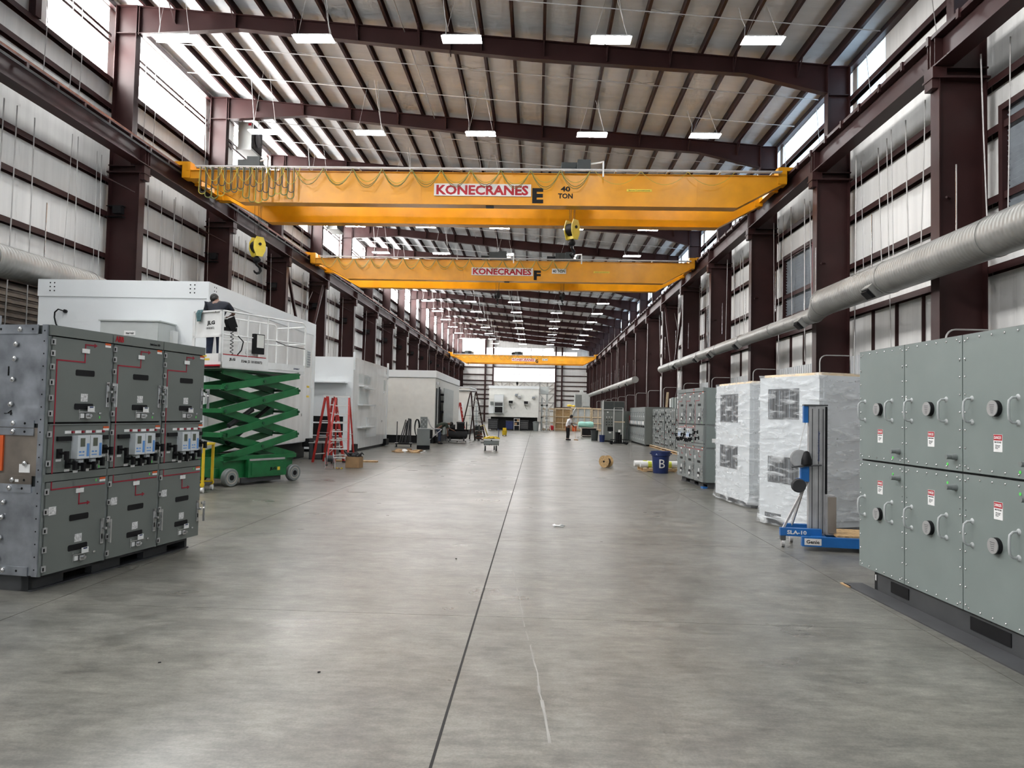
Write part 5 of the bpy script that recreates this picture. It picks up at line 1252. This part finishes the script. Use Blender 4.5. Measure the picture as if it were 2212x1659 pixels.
gb = thing('waste_bin','grey-green waste bin at the right of the black tool chest','bin',(-.05,75.2,0)); MB().lathe([(.03,0),(.26,0),(.32,.85),(.34,.85),(.34,.9),(.30,.9),(.24,.05),(.03,.05)],(0,0,0),18).build('barrel','ansi3',gb,True); MB().lathe([(.3,.9),(.28,.96),(.04,1.0)],(0,0,0),16).build('lid','ansidk',gb,True)
vc = thing('shop_vacuum','red shop vacuum on the floor by the open crates','vacuum',(1.62,77.5,0)); MB().lathe([(.03,.08),(.22,.1),(.24,.4),(.2,.52),(.04,.58)],(0,0,0),16).build('drum','red',vc,True); part('wheel','black',vc,(-.25,-.18,-.1,.1,0,.1),(.18,.25,-.1,.1,0,.1))
for i,(x,l) in enumerate(((3.35,'orange bucket in front of the closed crate, left one'),(4.05,'orange bucket in front of the closed crate, right one'))):
    ob = thing('orange_bucket',l,'bucket',(x,78,0),0,'orange buckets by the crates'); MB().lathe([(.03,0),(.22,0),(.26,.5),(.27,.5),(.27,.55),(.25,.55),(.21,.04),(.03,.04)],(0,0,0),16).build('pail','orange',ob,True); MB().lathe([(.27,.55),(.27,.58),(.03,.6)],(0,0,0),16).build('lid','pvc' if i else 'orange',ob,True)

# ============================================================ right side, farther things
can = thing('trash_can','blue plastic trash can marked with a white letter B','trash can',(3.95,23.35,0))
MB().lathe([(.02,0),(.225,0),(.235,.02),(.27,.54),(.295,.55),(.30,.62),(.30,.66),(.315,.665),(.315,.69),(.295,.69),(.26,.50),(.22,.03),(.02,.03)],(0,0,0),32).build('barrel','bluecan',can,True)
for s in (-1,1): MB().box(s*.31-.03,s*.31+.03,-.06,.06,.60,.64).build('grip','bluecan',can)
# the letter B painted round the curved side
bt = text('lettering','B',.17,.27,'board',can,(0,0,.31),ext=.004,bold=.0)
me_ = bt.data.copy(); bt.data = me_
for v in me_.vertices:
    a = (v.co.x+.02)/.262 - .06; z = v.co.y; r = .248+.042*((z+.31)/.54)+v.co.z*.5+.004; v.co = (r*math.sin(a), z, r*math.cos(a))
text('lettering','A',.06,.05,'relay',can,(-.17,-.246,.60),rot=(PI/2,0,R(-35)),ext=.003)
reel = thing('wooden_cable_reel','small wooden cable reel lying on its side in the open aisle','cable reel',(2.42,25.3,.205),R(-14))
for s in (-1,1): MB().lathe([(.035,-.012),(.205,-.012),(.205,.012),(.035,.012)],(0,s*.13,0),28,'y').build('reel_flange','osb',reel,True); MB().cyl((0,s*.13-.016,0),(0,s*.13+.016,0),.036,12).build('hub_hole','black',reel,True)
MB().cyl((0,-.12,0),(0,.12,0),.11,20).build('wound_cable','rubber',reel,True); reel.rotation_euler = (0,0,R(-38))
pp = thing('paper_scrap','crumpled white paper scrap on the floor in the middle aisle','litter',(.39,11.8,0),R(8)); MB().obox((0,0,.012),(.17,.05,.012),(.1,.08,0)).obox((.06,.01,.022),(.07,.06,.01),(-.2,.3,.3)).obox((-.07,0,.018),(.04,.06,.012),(.3,-.3,.2)).build('sheet','paper',pp)
# pallet with long rolls
def pallet(label, x, y, w, d, rz=0., group='wooden pallets'):
    t = thing('pallet', label, 'pallet', (x,y,0), rz, group)
    for i in range(3): part('runner','wood',t,(-w/2,w/2,-d/2+(d-.09)*i/2,-d/2+(d-.09)*i/2+.09,.02,.10))
    k = max(3,int(w/.19))
    for i in range(k): part('deck_board','woodnew',t,(-w/2+(w-.12)*i/(k-1),-w/2+(w-.12)*i/(k-1)+.12,-d/2,d/2,.10,.122)); 
    for i in range(3): part('bottom_board','wood',t,(-w/2+(w-.12)*i/2,-w/2+(w-.12)*i/2+.12,-d/2,d/2,0,.02))
    return t
pallet('low wooden pallet under the long white rolls, behind the blue trash can',4.5,24.35,2.1,1.0,R(4))
for i,(x,y,z,r,L,l) in enumerate(((4.35,24.05,.122,.10,1.9,'front long white roll with yellow tape bands on the pallet'),(4.25,24.42,.122,.10,2.0,'middle long white roll on the pallet behind the trash can'),(4.7,24.75,.122,.06,1.8,'rear flat white roll lying on the pallet'))):
    t = thing('material_roll',l,'roll',(x,y,z+r),R(4),'white rolls on the pallet')
    MB().lathe([(.03,-L/2),(r*.9,-L/2),(r,-L/2+.01),(r,L/2-.01),(r*.9,L/2),(.03,L/2)],(0,0,0),20,'x').build('roll_body','pvc',t,True)
    for x_ in (-.65,.0,.6): MB().cyl((x_-.06,0,0),(x_+.06,0,0),r+.003,20).build('tape_band','tapeyg',t,True)
# row of motor control cabinets on pallets
def mcc(t, x0, w, h, z0, seed, m='ansi3'):
    random.seed(seed)
    part('cubicle',m,t,(x0+.006,x0+w-.006,.02,.6,z0,h))
    z = z0+.03
    while z < h-.1:
        dz = min(random.choice([.3,.3,.45,.6]), h-.02-z); dr = part('bucket_door',m,t,(x0+.015,x0+w-.06,-.005,.02,z+.006,z+dz-.006))
        if dz > .25:
            part('breaker_plate','darkgrey',dr,(x0+.05,x0+.13,-.012,-.005,z+.07,z+dz*.7)); part('tag','paper',dr,(x0+.2,x0+.3,-.009,-.005,z+dz-.10,z+dz-.06))
            if random.random() < .6: part('operator','black',dr,(x0+.18,x0+.34,-.03,-.005,z+dz*.35,z+dz*.55))
            if random.random() < .2: part('operator','red',dr,(x0+.36,x0+.4,-.02,-.005,z+dz*.4,z+dz*.5))
        z += dz
    part('wireway','ansi2',t,(x0+w-.055,x0+w-.012,-.008,.02,z0+.02,h-.02))
for p,(ya,n) in enumerate(((43.0,4),(38.9,3),(35.9,2))):
    L = n*.96; 
    pallet(['far pallet under the tall grey motor control cabinets','middle pallet under the tall grey motor control cabinets','near pallet under the tall grey motor control cabinets'][p],6.75+.35,ya-L/2,.95,L+.1)
    t = thing('motor_control_center',['far group of tall grey motor control cubicles on a pallet','middle group of tall grey motor control cubicles on a pallet','near group of tall grey motor control cubicles on a pallet'][p],'switchgear',(6.78,ya,0),-PI/2,'motor control cubicles')
    for i in range(n): mcc(t,i*.96+.03,.46,2.2,.122,p*10+i); mcc(t,i*.96+.50,.46,2.2,.122,p*10+i+5)
    part('end_panel','ansi3',t,(L,L+.01,.02,.6,.122,2.2))
t = thing('switchgear_lineup','grey switchgear row with white switches, farther back beyond the pallet cubicles','switchgear',(6.38,50.2,0),-PI/2,'grey metal switchgear lineups')
part('body','ansi',t,(0,6.9,.02,1.6,.1,2.32)); part('skid','black',t,(.1,6.8,.1,1.5,0,.1)); 
for i in range(8):
    x0 = i*.862
    for (z0,z1) in ((.12,1.08),(1.1,1.5),(1.52,2.3)):
        d_ = part('door','ansi3',t,(x0+.008,x0+.854,-.012,.02,z0,z1))
        if z0 > 1 and z1 < 1.6: part('relay','paper' if i%2 else 'relay',d_,(x0+.2,x0+.34,-.06,-.012,1.26,1.46),(x0+.42,x0+.56,-.06,-.012,1.26,1.46)); part('switch','black',d_,(x0+.1,x0+.7,-.06,-.012,1.13,1.2))
        else: part('handle','zinc',d_,(x0+.72,x0+.75,-.05,-.012,(z0+z1)/2-.12,(z0+z1)/2+.12)); part('label','paper',d_,(x0+.3,x0+.42,-.015,-.012,z0+.2,z0+.27)); part('slot','black',d_,(x0+.2,x0+.5,-.014,-.012,z0+.45,z0+.5))
# tall panels standing behind
tp = thing('stacked_enclosure','tall grey-green enclosures standing behind the motor control cubicles','enclosure',(8.3,46.0,0),-PI/2)
part('body','ansi',tp,(0,12.5,.05,.9,0,2.95))
for i in range(15):
    if i in (6,): part('gap','black',tp,(i*.83+.1,i*.83+.75,-.01,.05,1.9,2.85)); continue
    part('panel','ansi2' if i%3 else 'greyunit',tp,(i*.83+.05,i*.83+.55,-.03,.05,.1,2.9+.05*(i%2)))
bd_ = thing('leaning_board','pale timber board leaning against the grey enclosures','board',(8.12,47.0,0)); MB().beam((0,0,0),(.08,-.8,3.3),.14,.03).build('board','woodnew',bd_)
# tall cabinet facing the camera
tall = thing('control_cabinet','tall dark grey control cabinet facing the camera beside the blue bins','cabinet',(5.2,49.6,0))
part('body','ansi',tall,(-.68,.72,0,1.6,.06,2.74)); part('base','black',tall,(-.66,.7,.05,1.5,0,.06)); part('edge_post','pvc',tall,(-.73,-.68,.0,.1,0,2.78)); tr_ = part('top_door','ansidk',tall,(-.66,.0,-.02,0,2.2,2.7)); part('top_door','ansidk',tall,(.02,.70,-.02,0,2.2,2.7)); part('cap_rail','greyunit',tall,(-.64,.6,-.06,0,2.12,2.17)); fd = part('front_door','ansi',tall,(-.66,.05,-.02,0,.1,2.1)); part('front_door','ansi',tall,(.07,.70,-.02,0,.1,2.1))
for r_ in range(4):
    for c_ in range(3): part('meter','black' if r_ < 3 else 'pvc',fd,(-.50+.17*c_,-.43+.17*c_,-.05,-.02,1.12+.17*r_,1.17+.17*r_))
part('screen','black',fd,(-.40,-.02,-.04,-.02,.72,1.0)); part('sticker','paper',fd,(-.3,-.15,-.025,-.02,.58,.66),(-.45,-.35,-.025,-.02,1.95,2.02))
pf = thing('pump_skid','black pump skid with a pale pipe frame before the dark control cabinet','pump skid',(5.1,45.6,0))
MB().box(-.55,.55,-.45,-.39,.05,.13).box(-.55,.55,.39,.45,.05,.13).box(-.55,-.49,-.45,.45,.05,.13).box(.49,.55,-.45,.45,.05,.13).box(-.55,.55,-.45,-.41,.28,.32).build('skid_frame','black',pf); part('foot','black',pf,(-.5,-.4,-.45,.45,0,.05),(.4,.5,-.45,.45,0,.05))
MB().tube([(-.33,-.3,.13),(-.33,-.3,2.25),(.22,-.3,2.25),(.22,-.3,.13)],.025,6).build('pipe_frame','pvc',pf); part('cross_bar','woodnew',pf,(-.3,.35,-.34,-.30,1.36,1.41)); MB().cyl((-.05,0,.13),(-.05,0,.75),.16,14).cyl((.1,-.1,.13),(.1,-.1,.6),.1,12).build('pump','black',pf,True); MB().cyl((.05,-.2,.75),(.05,-.2,.9),.08,12).build('gauge','pvc',pf,True); part('upright','darkgrey',pf,(.5,.54,.3,.34,.1,1.1),(.5,.54,-.3,-.26,.1,1.1))
lr = thing('grey_locker','low grey cubicle between the dark control cabinet and switchgear row','cabinet',(6.45,52,0)); part('body','ansi3',lr,(-.6,.5,0,1.2,0,2.1)); part('door','ansi2',lr,(-.55,-.05,-.02,0,.1,2.0),(.0,.45,-.02,0,.1,2.0)); part('lamp','red',lr,(.1,.18,-.04,-.02,1.3,1.8))
for i,(x,y,r,h,m,l) in enumerate(((4.05,51.0,.26,.72,'ansidk','slate blue waste bin left of the dark control cabinet'),(4.38,48.9,.19,.46,'bluecan','small navy bin beside the slate waste bin'))):
    t = thing('waste_bin',l,'bin',(x,y,0),0,'bins by the control cabinet'); MB().lathe([(.02,0),(r*.85,0),(r,h-.04),(r+.02,h-.04),(r+.02,h),(r-.02,h),(r*.8,.04),(.02,.04)],(0,0,0),18).build('barrel',m,t,True)
kn = thing('pet_kennel','beige open-fronted kennel box under a mint green bundle','kennel',(4.2,58.8,0)); MB().box(-.62,.62,-.4,.4,.08,.14).box(-.62,-.56,-.4,.4,.08,.72).box(.56,.62,-.4,.4,.08,.72).box(-.62,.62,.36,.4,.08,.72).box(-.64,.64,-.42,.42,.70,.76).build('shell','tan',kn); part('opening','black',kn,(-.5,.54,-.36,-.3,.14,.68)); part('feet','black',kn,(-.5,.5,-.3,.3,0,.08))
gbn = thing('mint_bundle','mint green wrapped bundle lying on the beige kennel','bundle',(3.95,58.8,.775)); MB().lathe([(.05,-.62),(.2,-.58),(.24,-.4),(.22,0),(.25,.4),(.2,.6),(.05,.64)],(0,0,.22),16,'x').build('wrap','mint',gbn,True)
# crates
def crate(label, x0, x1, y, h, fill, depth=1.1):
    t = thing('wooden_crate', label, 'crate', ((x0+x1)/2,y,0), 0, 'wooden crates at the far right'); w = x1-x0
    for sx_ in (-1,1):
        for sy in (-1,1): part('post','woodnew',t,(sx_*(w/2-.05)-.05,sx_*(w/2-.05)+.05,sy*(depth/2-.05)-.05,sy*(depth/2-.05)+.05,.1,h))
    n = max(1,round(w/.8))
    for i in range(1,n): part('slat','woodnew',t,(-w/2+w*i/n-.045,-w/2+w*i/n+.045,-depth/2,-depth/2+.03,.1,h))
    for z in (.12,.78,1.45,h-.1): part('rail','woodnew',t,(-w/2,w/2,-depth/2-.02,-depth/2+.02,z,z+.1)); part('rail','wood',t,(-w/2,w/2,depth/2-.02,depth/2+.02,z,z+.1))
    part('base','wood',t,(-w/2,w/2,-depth/2,depth/2,0,.1)); part('top_frame','woodnew',t,(-w/2,w/2,-depth/2,depth/2,h,h+.05))
    if fill: part('contents',fill,t,(-w/2+.12,w/2-.12,-depth/2+.12,depth/2-.1,.1,h-.12))
    return t
crate('open wooden crate frame at the left of the crate row',.45,1.95,80.5,2.35,None); crate('brown closed crate, second from the left of the row',2.0,3.75,80.5,2.4,'osb'); CR3 = crate('large crate of grey goods behind the sweeping man',3.8,5.95,80.5,2.5,'greyunit'); crate('rightmost crate of the row beside the dark control cabinet',6.0,7.4,80.5,2.45,'tan')
bskt = thing('hard_hats','yellow bundle lying on top of the crates','bundle',(3.7,80.5,2.56)); MB().ball((-.1,0,.16),(.3,.25,.14)).ball((.35,.05,.13),(.2,.2,.11)).build('bundle','label_yellow',bskt,True)
MB().tube([(-.6,-.62,2.5),(-.85,-.64,2.1),(-.98,-.64,1.7),(-1.02,-.62,1.3)],.06,6).build('plastic_strip','pvc',CR3,True)
yv = thing('parts_pile','pile of red and brown hoses on the floor behind the tool cart','hose',(-3.55,46.2,0)); q = [(.25*math.cos(a)*(1-.02*k),.2*math.sin(a),.06+.02*k) for k,a in enumerate([i*.7 for i in range(26)])]; MB().tube(q,.035,5).build('coil','rust',yv,True); part('stand','darkgrey',yv,(-.1,.0,-.1,.0,0,1.0)); MB().tube([(0,0,.9),(.25,0,1.0),(.35,0,.7),(.5,0,.3)],.03,5).build('hose','cordyellow',yv,True)
gbin = thing('waste_bin','dark green waste bin behind the tall brown ladder','bin',(-3.95,50.2,0)); MB().lathe([(.03,0),(.22,0),(.27,.78),(.29,.78),(.29,.84),(.25,.84),(.2,.05),(.03,.05)],(0,0,0),16).build('barrel','ansidk',gbin,True)
# small floor litter in the foreground
for i,(px,py,l) in enumerate(((-1.45,5.02,'tiny dark screw lying on the floor near the camera, left of the joint'),(-.95,9.0,'small dark pebble left of the floor joint'),(-2.6,5.1,'small dark chip on the floor in the left foreground'))):
    tag(MB().cyl((px-.008,py,.004),(px+.010,py+.008,.004),.004,6).build('floor_chip','rubber'),l,'litter')
